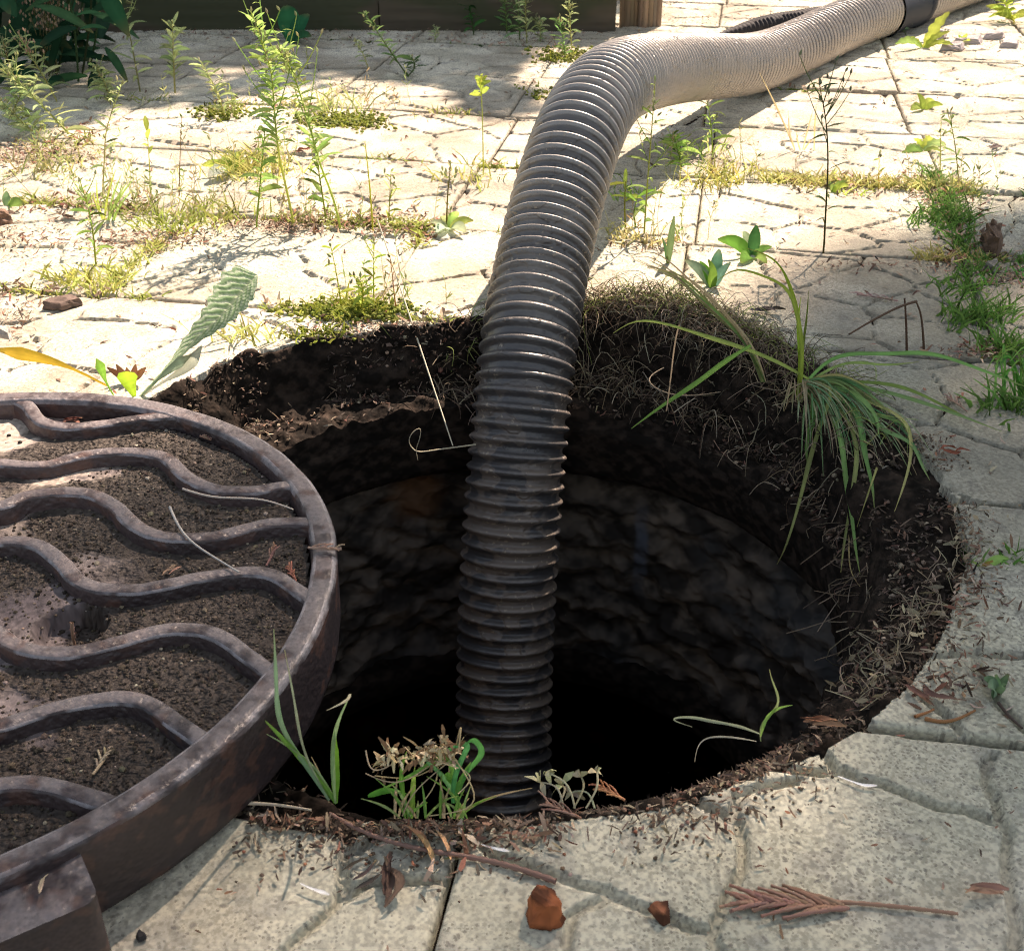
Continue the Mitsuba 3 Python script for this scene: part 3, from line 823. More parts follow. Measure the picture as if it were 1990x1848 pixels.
weed('small pale budded weed on the shaded slabs below the edging', [(716, 134), (705, 105), (690, 80)], 10, .024, SAGE, 8, .8, .2, .001, .12)
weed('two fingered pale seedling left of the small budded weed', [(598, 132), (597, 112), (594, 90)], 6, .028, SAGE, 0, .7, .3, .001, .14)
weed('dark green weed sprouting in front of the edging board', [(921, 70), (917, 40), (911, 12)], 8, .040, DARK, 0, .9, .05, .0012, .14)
for n, (a, b, c, lab) in enumerate([((985, 66), (983, 30), (978, -15), 'first thin weed from the left against the edging board'), ((1024, 84), (1022, 40), (1020, -15), 'straight tall weed in the middle of the edging board'),
                                    ((1010, 78), (1008, 40), (1004, -10), 'feathery weed leaning left against the edging board'), ((1050, 82), (1050, 60), (1048, 38), 'shortest bushy weed at the foot of the edging board'),
                                    ((1098, 112), (1094, 75), (1084, 38), 'budded weed with a nodding tip in front of the right end of the board'), ((1111, 96), (1108, 45), (1104, -15), 'rightmost tall weed in front of the edging board')]):
    weed(lab, [a, b, c], 14, .034, SAGE if n % 2 else (.15, .26, .09), 7, .8, .05, .0011, .12, branch=3)
weed('tiny grey green weed on the shaded slabs before the board', [(845, 82), (846, 70), (850, 56)], 8, .022, SAGE, 4, .9, .1, .001, .13)
weed('thin stalk with one bright leaf at its tip far left', [(292, 378), (290, 315), (285, 248)], 4, .034, LIME, 0, .6, .55, .0009, .22)
weed('bare brown stalk right of the bright leaf tipped one', [(348, 378), (350, 300), (353, 228)], 4, .014, (.22, .18, .09), 2, .6, .3, .0008, .1)
weed('tall arching stalk with a leafy top near the left edge', [(199, 378), (203, 300), (206, 260), (222, 205), (236, 166)], 12, .026, SAGE, 3, .9, .15, .001, .13, branch=2)
weed('forked fresh green weed standing alone on the left sunlit slabs', [(186, 515), (180, 450), (170, 400), (156, 354)], 10, .026, FRESH, 3, .8, .08, .0012, .13, branch=4)
weed('sprawling budded weed leaning in from the left edge', [(136, 262), (90, 215), (40, 165), (-8, 128)], 20, .048, SAGE, 10, 1, .05, .0018, .11, branch=7)
weed('sprawling weed with pink buds crossing in front of the dark bush', [(112, 200), (85, 150), (60, 110), (36, 66)], 18, .040, SAGE, 22, 1, .15, .0015, .11, branch=8, headcol=(.55, .42, .30))
weed('budded weed shoot cut by the left edge of the picture', [(45, 190), (20, 130), (5, 78)], 14, .042, SAGE, 14, 1, .1, .0015, .11, branch=6)
weed('weed with two arching leaves in the shadow right of the hose', [(1216, 448), (1214, 400), (1216, 352)], 5, .052, LIME, 0, 1, .55, .0013, .10)
weed('tall weed with a seed head rising over the pale side of the hose', [(1252, 453), (1258, 360), (1266, 260), (1273, 158)], 8, .040, (.25, .35, .12), 9, .9, .05, .0011, .10, branch=3)
weed('forked weed with drooping leaves in the middle of the hose shadow', [(1385, 296), (1382, 250), (1376, 203)], 9, .042, FRESH, 4, 1, .25, .0012, .10, branch=1)
weed('bushy low weed at the edge of the hose shadow', [(1325, 328), (1318, 295), (1307, 262)], 20, .036, FRESH, 3, .9, .05, .0011, .13, branch=2)
weed('tall wiry weed with open seed heads right of the hose', [(1601, 489), (1606, 390), (1609, 310), (1606, 245), (1598, 195), (1592, 160)], 11, .028, (.13, .17, .08), 12, 1.0, .12, .0012, .08, branch=8, headcol=(.25, .27, .18))
weed('thin right leaning weed with one bright leaf near the right edge', [(1863, 353), (1857, 290), (1850, 250), (1842, 220)], 8, .028, (.24, .33, .10), 3, 1, .2, .001, .11, branch=2)
weed('thin upright weed left of the right leaning one', [(1827, 338), (1828, 280), (1829, 230)], 8, .024, SAGE, 3, .8, .1, .001, .12)
weed('seedling with a bare stalk on the bright slabs right of the hose', [(1708, 368), (1708, 340), (1709, 300)], 6, .014, LIME, 2, .8, .4, .0008, .16)
weed('grey green weed with small leaves in front of the hose coupling', [(1762, 70), (1745, 40), (1725, 0)], 16, .030, (.11, .19, .11), 8, 1, .05, .0013, .16, branch=3)
weed('leafy weed in the top right corner', [(1972, 44), (1960, 22), (1952, 4)], 12, .055, LIME, 0, 1, .05, .0014, .2)
weed('shadowed twin leaved weed just left of the weed with the seed head', [(1235, 440), (1233, 410), (1240, 380)], 5, .040, (.22, .38, .08), 0, 1, .4, .0012, .13)
weed('short sprig with red stems growing out of the moss cushion', [(700, 610), (705, 575), (700, 540)], 14, .020, LIME, 4, .9, .15, .001, .16, branch=3)
weed('thin stalk with small lime leaves left of the moss cushion sprig', [(665, 605), (655, 540), (643, 480)], 8, .018, LIME, 2, .7, .2, .0009, .14)
weed('thin upright stalk rising from the middle of the moss cushion', [(727, 600), (726, 540), (727, 470)], 10, .020, LIME, 2, .8, .2, .0009, .14, branch=2)
weed('leafless stalk at the right end of the moss cushion', [(770, 605), (765, 560), (758, 500)], 3, .012, STRAW, 1, .6, .3, .0008, .1)


weed('pale bushy weed low at the left edge in front of the sprawling ones', [(70, 262), (40, 235), (5, 200)], 22, .040, (.42, .50, .24), 12, 1, .05, .0014, .13, branch=5)
weed('pale bushy weed between the dark bush and the thick leafy weed', [(215, 205), (205, 165), (185, 130)], 22, .038, (.40, .48, .22), 12, 1, .05, .0013, .13, branch=4)
weed('sunlit sprawling weed below the dark bush at the left edge', [(20, 232), (35, 195), (60, 160)], 20, .040, (.42, .50, .22), 12, 1, .05, .0013, .13, branch=5)


# rosettes: dock and dandelion like plants, every leaf a part
def rosette(name, label, cat, base, leaves, col, width=.2, wavy=.0):
    k = thing(name, label, cat)
    b = P(*base); 
    for n, (tip, h, c) in enumerate(leaves):
        t = PY(tip[0], tip[1], b[1] + h)
        mid = (b + t) / 2 + np.array([0, 0, .12 * np.linalg.norm(t - b)])
        p = smooth_path([b + [0, 0, -.004], mid, t], 14)
        L = np.linalg.norm(t - b)
        w = L * width * lance(14) * (1 + wavy * np.sin(np.arange(14) * 2.2 + n))
        m = MB(); m.ribbon(p, np.maximum(w, .001), [0, -.6, .8], jit(c or col, .12), .25)
        part(k, 'leaf', m, 'mat_leaf', True)
    return k


rosette('dandelion', 'bright lime dandelion rosette with a tall jagged leaf below the hose coupling', 'dandelion', (1795, 94), [((1845, 24), .02, LIME), ((1846, 62), -.02, LIME), ((1757, 74), .0, LIME), ((1852, 88), -.05, LIME), ((1740, 86), -.04, FRESH), ((1815, 60), .05, FRESH)], LIME, .13, .25)
rosette('seedling', 'small bright yellow green seedling right of the dandelion', 'seedling', (1868, 86), [((1880, 66), 0, LIME), ((1862, 68), 0, LIME), ((1885, 80), -.03, LIME)], LIME, .25)
rosette('rosette_weed', 'bright two leaved rosette on the sunlit slabs at right', 'weed', (1795, 212), [((1782, 182), 0, LIME), ((1832, 205), -.02, LIME), ((1770, 215), -.03, FRESH), ((1815, 195), .03, LIME)], LIME, .22)
rosette('rosette_weed', 'flat fringed rosette below the bright two leaved one', 'weed', (1795, 292), [((1752, 300), -.02, FRESH), ((1830, 295), -.02, FRESH), ((1775, 270), .04, LIME), ((1812, 268), .05, LIME), ((1760, 285), .0, SAGE), ((1838, 280), .03, SAGE)], FRESH, .15, .3)
rosette('rosette_weed', 'broad leaved rosette in the mossy joint left of the hose', 'weed', (872, 446), [((920, 430), -.02, FRESH), ((835, 432), -.01, (.35, .42, .28)), ((890, 412), .04, FRESH), ((905, 452), -.05, (.5, .55, .42)), ((848, 452), -.05, (.45, .5, .36)), ((862, 420), .05, SAGE)], FRESH, .17)
rosette('rosette_weed', 'sprawling rosette with a glossy dark leaf among dry stems left of the tall weeds', 'weed', (455, 335), [((393, 322), -.02, LIME), ((412, 335), -.04, FRESH), ((432, 303), .03, FRESH), ((465, 295), .04, LIME), ((475, 312), .02, LIME), ((405, 345), -.06, (.4, .5, .4))], LIME, .2, .1)
rosette('seedling', 'lime seedling under the tall wiry weed', 'seedling', (1618, 372), [((1610, 352), 0, FRESH), ((1645, 352), 0, FRESH), ((1650, 362), -.02, LIME)], FRESH, .22)
rosette('rosette_weed', 'low weed with two green leaves at the left edge', 'weed', (15, 405), [((40, 388), 0, FRESH), ((12, 372), .02, (.2, .32, .16)), ((44, 400), -.03, FRESH)], FRESH, .22)
rosette('broad_leaf_seedling', 'seedling with an oval bright green leaf at the back right of the hole', 'seedling', (1462, 498), [((1395, 466), .0, (.12, .33, .05)), ((1470, 438), .02, (.09, .22, .07)), ((1445, 450), .03, (.22, .34, .18)), ((1500, 480), .0, (.2, .36, .08)), ((1440, 512), -.04, (.14, .32, .06)), ((1490, 512), -.03, FRESH)], FRESH, .20)
rosette('broad_leaf_seedling', 'blue green leaved seedling on the back edge of the hole', 'seedling', (1385, 560), [((1420, 510), .0, (.12, .24, .17)), ((1360, 508), .02, (.14, .33, .05)), ((1398, 485), .04, (.10, .22, .15)), ((1330, 505), .02, (.2, .3, .2)), ((1375, 505), -.02, (.2, .36, .06))], FRESH, .15)
rosette('broad_leaf_seedling', 'slim dark stemmed seedling with a single upright bud left of the blue green seedling', 'seedling', (1298, 515), [((1310, 420), 0, (.12, .18, .07)), ((1287, 462), .01, (.10, .2, .08)), ((1295, 497), -.02, (.16, .2, .06))], DARK, .07)
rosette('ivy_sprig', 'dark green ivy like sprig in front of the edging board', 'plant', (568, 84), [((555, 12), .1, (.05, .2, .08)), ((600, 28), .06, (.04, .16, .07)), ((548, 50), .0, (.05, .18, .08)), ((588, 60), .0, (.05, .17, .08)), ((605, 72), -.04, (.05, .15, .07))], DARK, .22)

# the drooping leaf with white veins, its folded fellows and the yellow leaf behind the cover
k = thing('dock_plant', 'dock plant with one drooping pale veined leaf behind the manhole cover', 'plant')
fb = P(275, 770); Y0 = fb[1]
mid = [fb, PY(330, 712, Y0 + .0), PY(372, 665, Y0), PY(418, 625, Y0 + .01), PY(452, 588, Y0 + .005), PY(478, 557, Y0), PY(500, 535, Y0 - .012)]
NL = 150
lp = smooth_path(mid, NL)
tt = np.linspace(0, 1, NL)
wd = np.interp(tt, [0, .30, .45, .60, .74, .86, .93, .97, 1], [.0018, .0030, .008, .015, .020, .022, .019, .012, .002])
mb = MB()
s = unit(np.cross(np.gradient(lp, axis=0), [0.25, -.8, .5])); up = unit(np.cross(s, np.gradient(lp, axis=0)))
NA = 17; av = np.linspace(-1, 1, NA)
vein = np.sin((tt[:, None] * 60 + np.abs(av)[None] * 6.0 + 1.5 * av[None] ** 2 + .8 * meshkit.noise(np.stack([tt[:, None] * 20 + 0 * av, 3 * av + 0 * tt[:, None], 0 * tt[:, None] + 0 * av], -1))) * 2.1)
rel = .0028 * vein * np.clip(wd[:, None] / .02, 0, 1) * (1 - .5 * np.abs(av)[None])
side = np.where(av[None] < 0, 1.15, .70) * (1 + .10 * np.sin(tt[:, None] * 70 + 2 * av[None]))
v = lp[:, None] + s[:, None] * (av[None] * wd[:, None] * side)[..., None] + up[:, None] * (rel + .35 * wd[:, None] * av[None] ** 2)[..., None]
cl = np.where((vein > .62)[..., None], np.array([.58, .64, .53]), np.array([.26, .38, .22]) * (.8 + .4 * meshkit.noise(v * 300))[..., None])
cl = np.where((np.abs(av) < .12)[None, :, None], np.array([.5, .56, .42]), cl) * np.ones_like(v)
i, j = np.meshgrid(np.arange(NL - 1), np.arange(NA - 1), indexing='ij')
mb.add(v.reshape(-1, 3), np.stack([i * NA + j, i * NA + j + 1, (i + 1) * NA + j + 1, i * NA + j], -1).reshape(-1, 4)[:, [0, 1, 2]], cl.reshape(-1, 3))
mb.f.append(np.stack([i * NA + j, (i + 1) * NA + j + 1, (i + 1) * NA + j], -1).reshape(-1, 3))
part(k, 'leaf', mb, 'mat_leaf', True, label='drooping leaf seen from below with white veins')
for pts, w, c, lab in [([(270, 772), (310, 735), (345, 708), (372, 690)], .006, (.35, .42, .33), None), ([(262, 772), (250, 740), (246, 722)], .011, (.36, .55, .05), 'short broad lime leaf'),
                       ([(222, 770), (205, 740), (196, 715), (187, 697)], .0055, (.2, .42, .06), 'slim upright green leaf'),
                       ([(212, 752), (165, 728), (110, 705), (50, 690), (-10, 678)], .0075, (.62, .46, .05), 'yellowing leaf'),
                       ([(272, 772), (330, 735), (365, 712), (392, 672)], .007, (.5, .55, .44), None)]:
    q = smooth_path([P(*pts[0])] + [PY(x, y, P(*pts[0])[1] - .006 * n) for n, (x, y) in enumerate(pts[1:])], 16)
    m = MB(); t = np.linspace(0, 1, 16)
    prof = np.interp(t, [0, .35, .6, .8, 1], [.15, .22, .7, 1, .12]) if len(pts) > 3 else np.interp(t, [0, .3, .8, 1], [.15, .5, 1, .75])
    m.ribbon(q, w * prof, [.2, -.7, .6], jit(c, .05), .2)
    part(k, 'leaf', m, 'mat_leaf', True, label=lab)
k = thing('dead_leaf', 'curled rust brown dead leaf standing behind the manhole cover', 'dead leaf')
mb = MB(); b = P(254, 745)
for n in range(5):
    mb.ribbon(smooth_path([b, b + [.006 * (n - 2), 0, .012], b + [.011 * (n - 2), -.004, .022 + .004 * (n % 2)]], 6), .004 * lance(6), [0, -1, .3], jit(RUST), .4)
mb.tube(np.array([P(258, 770), b + [0, 0, .004]]), .0008, BROWN, 4)
whole(k, mb, 'mat_litter', True)

# dark bush at the top left, every large leaf a part
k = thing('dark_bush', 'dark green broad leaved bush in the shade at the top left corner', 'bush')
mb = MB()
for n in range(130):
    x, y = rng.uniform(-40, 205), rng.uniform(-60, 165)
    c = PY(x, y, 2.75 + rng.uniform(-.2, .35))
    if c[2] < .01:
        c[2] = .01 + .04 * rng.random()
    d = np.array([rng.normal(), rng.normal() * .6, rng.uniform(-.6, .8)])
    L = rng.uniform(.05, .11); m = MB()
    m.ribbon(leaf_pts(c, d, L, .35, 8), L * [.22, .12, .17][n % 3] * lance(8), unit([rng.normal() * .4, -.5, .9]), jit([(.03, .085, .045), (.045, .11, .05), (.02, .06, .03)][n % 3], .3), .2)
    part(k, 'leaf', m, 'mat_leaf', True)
for n in range(14):
    b = P(rng.uniform(-30, 190), rng.uniform(90, 165)); t = b + np.array([rng.normal() * .06, .05 * rng.normal() + .1, rng.uniform(.15, .35)])
    mb.tube(smooth_path([b, (b + t) / 2 + [.02, 0, .02], t], 8), .0025, jit((.06, .09, .04)), 5)
part(k, 'stem', mb, 'mat_leaf', True, stuff=True)
k = thing('pink_flowered_weed', 'faded pink flowering weed at the top edge in front of the dark bush', 'weed')
st, fl = MB(), MB()
for n in range(16):
    b = P(rng.uniform(60, 120), 150); t = PY(rng.uniform(55, 120), rng.uniform(-20, 45), b[1] - .05)
    st.tube(smooth_path([b, (b + t) / 2, t], 6), .0009, jit((.2, .2, .1)), 4)
    for q in range(14):
        c = t + rng.normal(size=3) * np.array([.022, .012, .022])
        fl.tube(np.array([c, c + [0, 0, .003], c + [.001, 0, .007]]), np.array([.0008, .0022, .0006]), jit((.42, .33, .25), .25), 5)
part(k, 'stem', st, 'mat_leaf', True, stuff=True); part(k, 'flower', fl, 'mat_leaf', True, stuff=True)


# ------------------------------------------------------------------ grass with blades as parts
def over(x, y, Y, gap=.004):
    """as PY, but brought forward until the point is clear of the earth"""
    for _ in range(90):
        q = PY(x, y, Y); r = np.hypot(*(q[:2] - HC))
        if (r < RING_R - .01 and q[2] > -.6) or q[2] > float(ground_z(q[0], q[1])) + (.014 if r > float(hole_r(math.atan2(q[1] - HC[1], q[0] - HC[0]))) else gap):
            return q
        Y -= .005
    return q


def Z5(pts):
    return [(1207.1 + x / 2.5418, 482.9 + y / 2.5418) for x, y in pts]


k = thing('grass_tussock', 'large green grass tussock drooping over the right back edge of the hole', 'grass')
tb = P(*Z5([(880, 720)])[0])
BL = [([(870, 740), (885, 500), (870, 330), (820, 160), (740, 50), (620, 0)], .0032, (.17, .30, .05), (0, .01, .02, .02, .0, -.02)),
      ([(880, 740), (898, 480), (915, 350), (925, 210)], .0018, (.09, .15, .04), (0, 0, .01, .01)),
      ([(875, 740), (890, 470), (868, 330), (825, 215), (680, 130), (560, 110), (470, 165)], .0030, (.18, .32, .07), (0, -.01, -.01, .0, .02, .03, .03)),
      ([(888, 740), (880, 520), (872, 380), (888, 240)], .0026, (.2, .36, .05), (0, .01, .0, .0)),
      ([(900, 680), (1050, 545), (1300, 522), (1520, 522), (1700, 572), (1860, 632), (2040, 700)], .0032, (.13, .30, .13), (0, 0, 0, -.01, -.03, -.05, -.08)),
      ([(900, 680), (1100, 572), (1300, 575), (1470, 560)], .0022, (.22, .34, .16), (0, 0, .01, .01)),
      ([(900, 680), (1150, 680), (1350, 722), (1600, 800), (1880, 905)], .0030, (.16, .31, .15), (0, -.01, -.03, -.06, -.1)),
      ([(900, 680), (1200, 662), (1400, 692), (1600, 782), (1760, 860)], .0028, (.15, .27, .10), (0, 0, -.02, -.05, -.08)),
      ([(905, 690), (945, 760), (932, 900), (915, 1000), (920, 1065)], .0042, (.14, .30, .14), (0, -.02, -.03, -.035, -.035)),
      ([(925, 690), (1030, 690), (1000, 830), (930, 1050), (880, 1250), (820, 1450), (770, 1560)], .0028, (.24, .36, .18), (0, -.02, -.04, -.05, -.05, -.05, -.05)),
      ([(930, 690), (1020, 800), (1090, 980), (1110, 1150), (1130, 1270), (1160, 1500), (1180, 1610)], .0034, (.16, .32, .15), (0, -.03, -.06, -.06, -.06, -.06, -.06)),
      ([(950, 690), (1100, 830), (1160, 980), (1150, 1150), (1110, 1400), (1085, 1600)], .0026, (.24, .34, .2), (0, -.03, -.06, -.07, -.07, -.07)),
      ([(950, 680), (1130, 780), (1200, 1000), (1235, 1150), (1250, 1280)], .0036, (.14, .30, .16), (0, -.04, -.08, -.09, -.09)),
      ([(960, 680), (1180, 780), (1300, 900), (1400, 945), (1480, 1060), (1525, 1145)], .0036, (.15, .31, .17), (0, -.03, -.07, -.09, -.11, -.12)),
      ([(950, 680), (1150, 720), (1250, 820), (1270, 920)], .0034, (.2, .38, .2), (0, -.03, -.05, -.06)),
      ([(960, 680), (1300, 790), (1390, 850), (1430, 950), (1420, 1080), (1350, 1300)], .0026, (.3, .36, .22), (0, -.05, -.08, -.1, -.1, -.1)),
      ([(940, 690), (1080, 800), (1200, 950), (1245, 972)], .0022, (.3, .4, .25), (0, -.03, -.06, -.06)),
      ([(640, 480), (500, 570), (380, 660), (230, 760), (50, 890)], .0034, (.15, .32, .10), (.02, -.02, -.04, -.05, -.06)),
      ([(950, 660), (660, 515), (430, 440), (200, 370), (60, 365), (-40, 420)], .0030, (.2, .36, .12), (0, 0, .02, .02, .03, .03)),
      ([(1240, 1165), (1200, 1270), (1165, 1375)], .0018, (.3, .32, .18), (-.09, -.09, -.09)),
      ([(1130, 1270), (1125, 1450), (1130, 1570), (1180, 1670)], .0014, (.4, .38, .28), (-.06, -.06, -.06, -.06)),
      ([(960, 690), (1250, 820), (1390, 870), (1440, 980)], .003, (.16, .30, .16), (0, -.04, -.08, -.09))]


def blade(parent, px, w, col, Yb, dys, nrm=(0, -.6, .8), zfun=None, name='blade', mat='mat_leaf', n=26):
    pts = [PY(*px[0], Yb)] + [over(x, y, Yb + d, .004 + .004 * i) for i, ((x, y), d) in enumerate(zip(px[1:], dys[1:]))]
    q = smooth_path(pts, n)
    t = np.linspace(0, 1, n); w = w * .85
    m = MB(); m.ribbon(q, np.maximum(w * (.85 + .3 * meshkit.noise(np.stack([t * 9, 0 * t, 0 * t + px[0][0]], -1))) * np.interp(t, [0, .15, .5, .85, 1], [.55, .9, 1, .5, .06]), .0003), nrm, jit(col, .08), .35)
    return part(parent, name, m, mat, True)


for px, w, c, dy in BL:
    blade(k, Z5(px), w * 1.0, np.array(c) * np.array([1.55, 1.25, .9]), tb[1], dy)
for n in range(84):
    if n > 20:
        x0, y0 = 880 + 130 * rng.random(), 640 + 80 * rng.random(); L = rng.uniform(110, 420); sl = rng.uniform(-.1, 1.5)
        blade(k, Z5([(x0, y0), (x0 + L * sl * .6, y0 + L * .35), (x0 + L * sl, y0 + L)]), .0013, [(.26, .40, .20), (.36, .44, .27), (.16, .32, .15), (.42, .38, .24)][n % 4], tb[1], (0, -.03, -.06), n=16)
        continue
    a = rng.uniform(-.5, .5); L = rng.uniform(150, 420)
    x0, y0 = 890 + 60 * rng.random(), 650 + 50 * rng.random()
    px = [(x0, y0), (x0 + L * .45, y0 - 30 + a * 60 + 10), (x0 + L, y0 + 40 + a * 160 + L * .12)]
    blade(k, Z5(px), .0020, [(.22, .32, .12), (.34, .36, .16), (.16, .3, .13)][n % 3], tb[1], (0, -.01, -.03 - .02 * rng.random()), n=14)
for n in range(30):
    x0, y0 = 830 + 150 * rng.random(), 640 + 70 * rng.random(); L = rng.uniform(40, 150); a = rng.normal() * 70
    blade(k, Z5([(x0, y0), (x0 + a * .5, y0 + L * .4), (x0 + a, y0 + L)]), .0010, [(.40, .33, .2), (.28, .22, .13), (.34, .34, .16)][n % 3], tb[1], (0, -.015, -.03), n=10)
k = thing('straw_bundle', 'bundle of straw coloured and green blades arching left over the thatch behind the hole', 'grass')
sb = P(*Z5([(700, 650)])[0])
for n in range(11):
    o = rng.normal(size=2) * 10
    px = [(690 + 25 * rng.random(), 660), (600 + o[0], 450 + o[1]), (440 + o[0] * 2, 290 + o[1] * 2), (290 + 2 * o[0], 150 + 2 * o[1]), (150 - 60 * rng.random(), 70 + o[1] * 2), (40 + 50 * rng.random(), 30 + 25 * rng.random())]
    px = px[:6 - n % 3]
    blade(k, Z5(px), .0017, [(.42, .36, .22), (.26, .34, .14), (.2, .34, .12)][n % 3], sb[1], (0, .0, .01, .015, .02, .02)[:len(px)])
k = thing('grass_shoot', 'tuft of upright grass blades at the near left edge of the hole beside the cover', 'grass')
YB = P(640, 1560)[1]
for px, w, c in [([(655, 1560), (600, 1490), (555, 1440), (503, 1388)], .0026, (.22, .42, .08)), ([(655, 1560), (610, 1490), (560, 1450), (498, 1415)], .0011, (.3, .38, .2)), ([(640, 1555), (590, 1480), (545, 1400), (537, 1330), (532, 1222)], .0022, (.24, .36, .20)),
                 ([(640, 1555), (600, 1480), (575, 1380), (553, 1262)], .0012, (.35, .37, .27)), ([(652, 1560), (652, 1480), (650, 1420)], .0032, (.22, .45, .05)), ([(652, 1560), (650, 1430), (662, 1390), (682, 1348)], .0018, (.3, .42, .2)),
                 ([(680, 1348), (660, 1368), (635, 1380)], .0013, (.45, .45, .32)), ([(640, 1560), (620, 1500), (605, 1470)], .001, STRAW)]:
    blade(k, px, w, c, YB, [.0] + [.015] * (len(px) - 1), nrm=(.1, -1, .3))
k = thing('grass_shoot', 'broad green grass shoot with bent blades at the middle of the near edge', 'grass')
YB = P(800, 1600)[1]
for px, w, c in [([(800, 1590), (802, 1540), (806, 1490)], .0038, (.25, .42, .08)), ([(795, 1590), (780, 1500), (790, 1460)], .0030, (.2, .40, .07)), ([(895, 1580), (885, 1530), (860, 1470), (825, 1490), (770, 1520), (715, 1545)], .0034, (.18, .40, .08)),
                 ([(715, 1545), (760, 1535), (790, 1542)], .0050, (.14, .36, .06)), ([(880, 1560), (890, 1490), (905, 1445), (865, 1460), (835, 1480)], .0036, (.12, .34, .12)), ([(905, 1445), (925, 1440), (935, 1455), (915, 1490), (895, 1530)], .0040, (.13, .36, .10)),
                 ([(830, 1480), (870, 1520), (890, 1560), (905, 1628)], .0034, (.16, .38, .16)), ([(880, 1560), (895, 1520), (915, 1480)], .0040, (.13, .36, .07)), ([(870, 1500), (880, 1520), (900, 1545)], .0044, (.14, .38, .06))]:
    blade(k, px, w * .62, c, YB, [.0] + [.012] * (len(px) - 1), nrm=(.1, -1, .3), n=40)
for n in range(22):
    x0 = [800, 885][n % 2] + 16 * rng.normal(); a = rng.normal() * 45; L = rng.uniform(30, 95)
    blade(k, [(x0, 1590), (x0 + a * .4, 1590 - L * .6), (x0 + a, 1590 - L)], .0012, [(.2, .38, .08), STRAW, (.26, .36, .14)][n % 3], YB, (0, .0, .006 * rng.normal()), nrm=(.1, -1, .3), n=10)
k = thing('withered_flower_stalk', 'withered cream flower cluster lying over the middle grass shoot', 'dead flower')
mb, st = MB(), MB()
for n in range(230):
    t = rng.random(); t = [.08, .2, .45, .55, .62, .7, .8, .9][int(rng.integers(8))] + .05 * rng.normal(); c = PY(735 + 165 * t, 1478 - 14 * math.sin(2 * t) + 10 * math.sin(t * 31) + 8 * rng.normal(), YB + .012 + .006 * rng.normal())
    d = rng.normal(size=3) * .0042
    mb.strip(np.array([c, c + d * .5 + [0, 0, .0015], c + d]), np.array([.0005, .0014, .0005]), rng.normal(size=3), jit([(.42, .35, .2), (.52, .45, .28), (.2, .12, .065)][n % 3], .15))
for n in range(9):
    t = rng.random(); c = PY(735 + 165 * t, 1475, YB + .012); e = [PY(800 + 20 * rng.normal(), 1585, YB), PY(710 + 30 * rng.random(), 1450 + 60 * rng.random(), YB + .012), PY(890 + 20 * rng.random(), 1440 + 130 * rng.random(), YB)][n % 3]
    st.tube(smooth_path([c, (c + e) / 2 + rng.normal(size=3) * .009, e], 12), .0005, jit(STRAW), 4)
part(k, 'flower', mb, 'mat_litter', stuff=True); part(k, 'stalk', st, 'mat_litter', stuff=True)
k = thing('grass_shoot', 'small pale grass shoot with a folded blade at the near right edge of the hole', 'grass')
YB = P(1478, 1430)[1]
for px, w, c in [([(1478, 1440), (1480, 1410), (1510, 1370), (1500, 1320), (1495, 1300)], .0013, (.36, .42, .2)), ([(1478, 1430), (1490, 1395), (1515, 1375), (1540, 1370)], .0018, (.3, .46, .12)), ([(1476, 1425), (1440, 1412), (1370, 1398), (1335, 1393), (1310, 1396), (1345, 1412)], .0015, (.42, .44, .30)),
                 ([(1470, 1440), (1420, 1432), (1370, 1436), (1350, 1480)], .0009, (.45, .44, .33))]:
    blade(k, px, w, c, YB, [.0] + [.012] * (len(px) - 1), nrm=(.1, -1, .3))
k = thing('grass_clump', 'grass clump with arching blades at the right edge of the picture', 'grass')
YB = P(1985, 770)[1]
for n in range(26):
    x, y = 1990 + 30 * rng.normal(), 770 + 30 * rng.random(); dx, L = rng.uniform(-70, 40), rng.uniform(40, 110)
    blade(k, [(x, y), (x + dx * .5, y - L), (x + dx, y - L * .75)], .0018, [(.14, .33, .07), (.2, .36, .1), (.1, .25, .06)][n % 3], YB, (0, .0, -.02), n=10)
k = thing('grass_sprouts', 'cluster of thin upright grass stalks left of the sprawling rosette', 'grass')
YB = P(215, 430)[1]
for x0, x1, y1 in [(207, 262, 345), (212, 248, 352), (203, 225, 330), (218, 256, 370), (200, 188, 350), (210, 236, 340), (222, 245, 385), (206, 180, 372)]:
    blade(k, [(x0, 430), ((x0 + x1) / 2 - 4, (430 + y1) / 2), (x1, y1)], .0020, FRESH if x1 > 230 else LIME, YB, (0, 0, .0), nrm=(0, -1, .2), n=10)
k = thing('dry_grass_tuft', 'dry straw tuft with one bent stalk before the far stretch of the hose', 'grass')
YB = P(1555, 292)[1]
for px in [[(1545, 292), (1524, 242), (1500, 190), (1484, 158), (1476, 142)], [(1545, 292), (1535, 260), (1533, 215)], [(1560, 292), (1570, 250), (1580, 215)], [(1582, 292), (1583, 250), (1586, 206)], [(1555, 292), (1550, 275), (1548, 255)], [(1562, 292), (1572, 278), (1580, 270)]]:
    blade(k, px, .0018, (.55, .45, .24), YB, [.0] * len(px), nrm=(0, -1, .2), n=12)
k = thing('bent_stem', 'dark brown broken stem bent at a sharp angle right of the tussock', 'twig')
mb = MB(); YB = P(1796, 688)[1]
for px in ([(1796, 690), (1793, 640), (1786, 600), (1780, 586)], [(1781, 586), (1760, 592), (1720, 610), (1680, 632), (1650, 650)], [(1762, 684), (1761, 630), (1758, 580)]):
    pts = smooth_path([PY(x, y, YB - (.10 * (1780 - x) / 130 if px[0][0] == 1781 else 0)) for x, y in px], 14)
    mb.tube(pts, np.linspace(.0016, .0010, 14), jit((.085, .05, .03)), 6)
whole(k, mb, 'mat_litter', True)
k = thing('pale_stalk', 'long thin pale stalk leaning across the hole left of the hose', 'stalk')
mb = MB()
top, low = PY(733, 425, 1.50), PY(880, 866, 1.24)
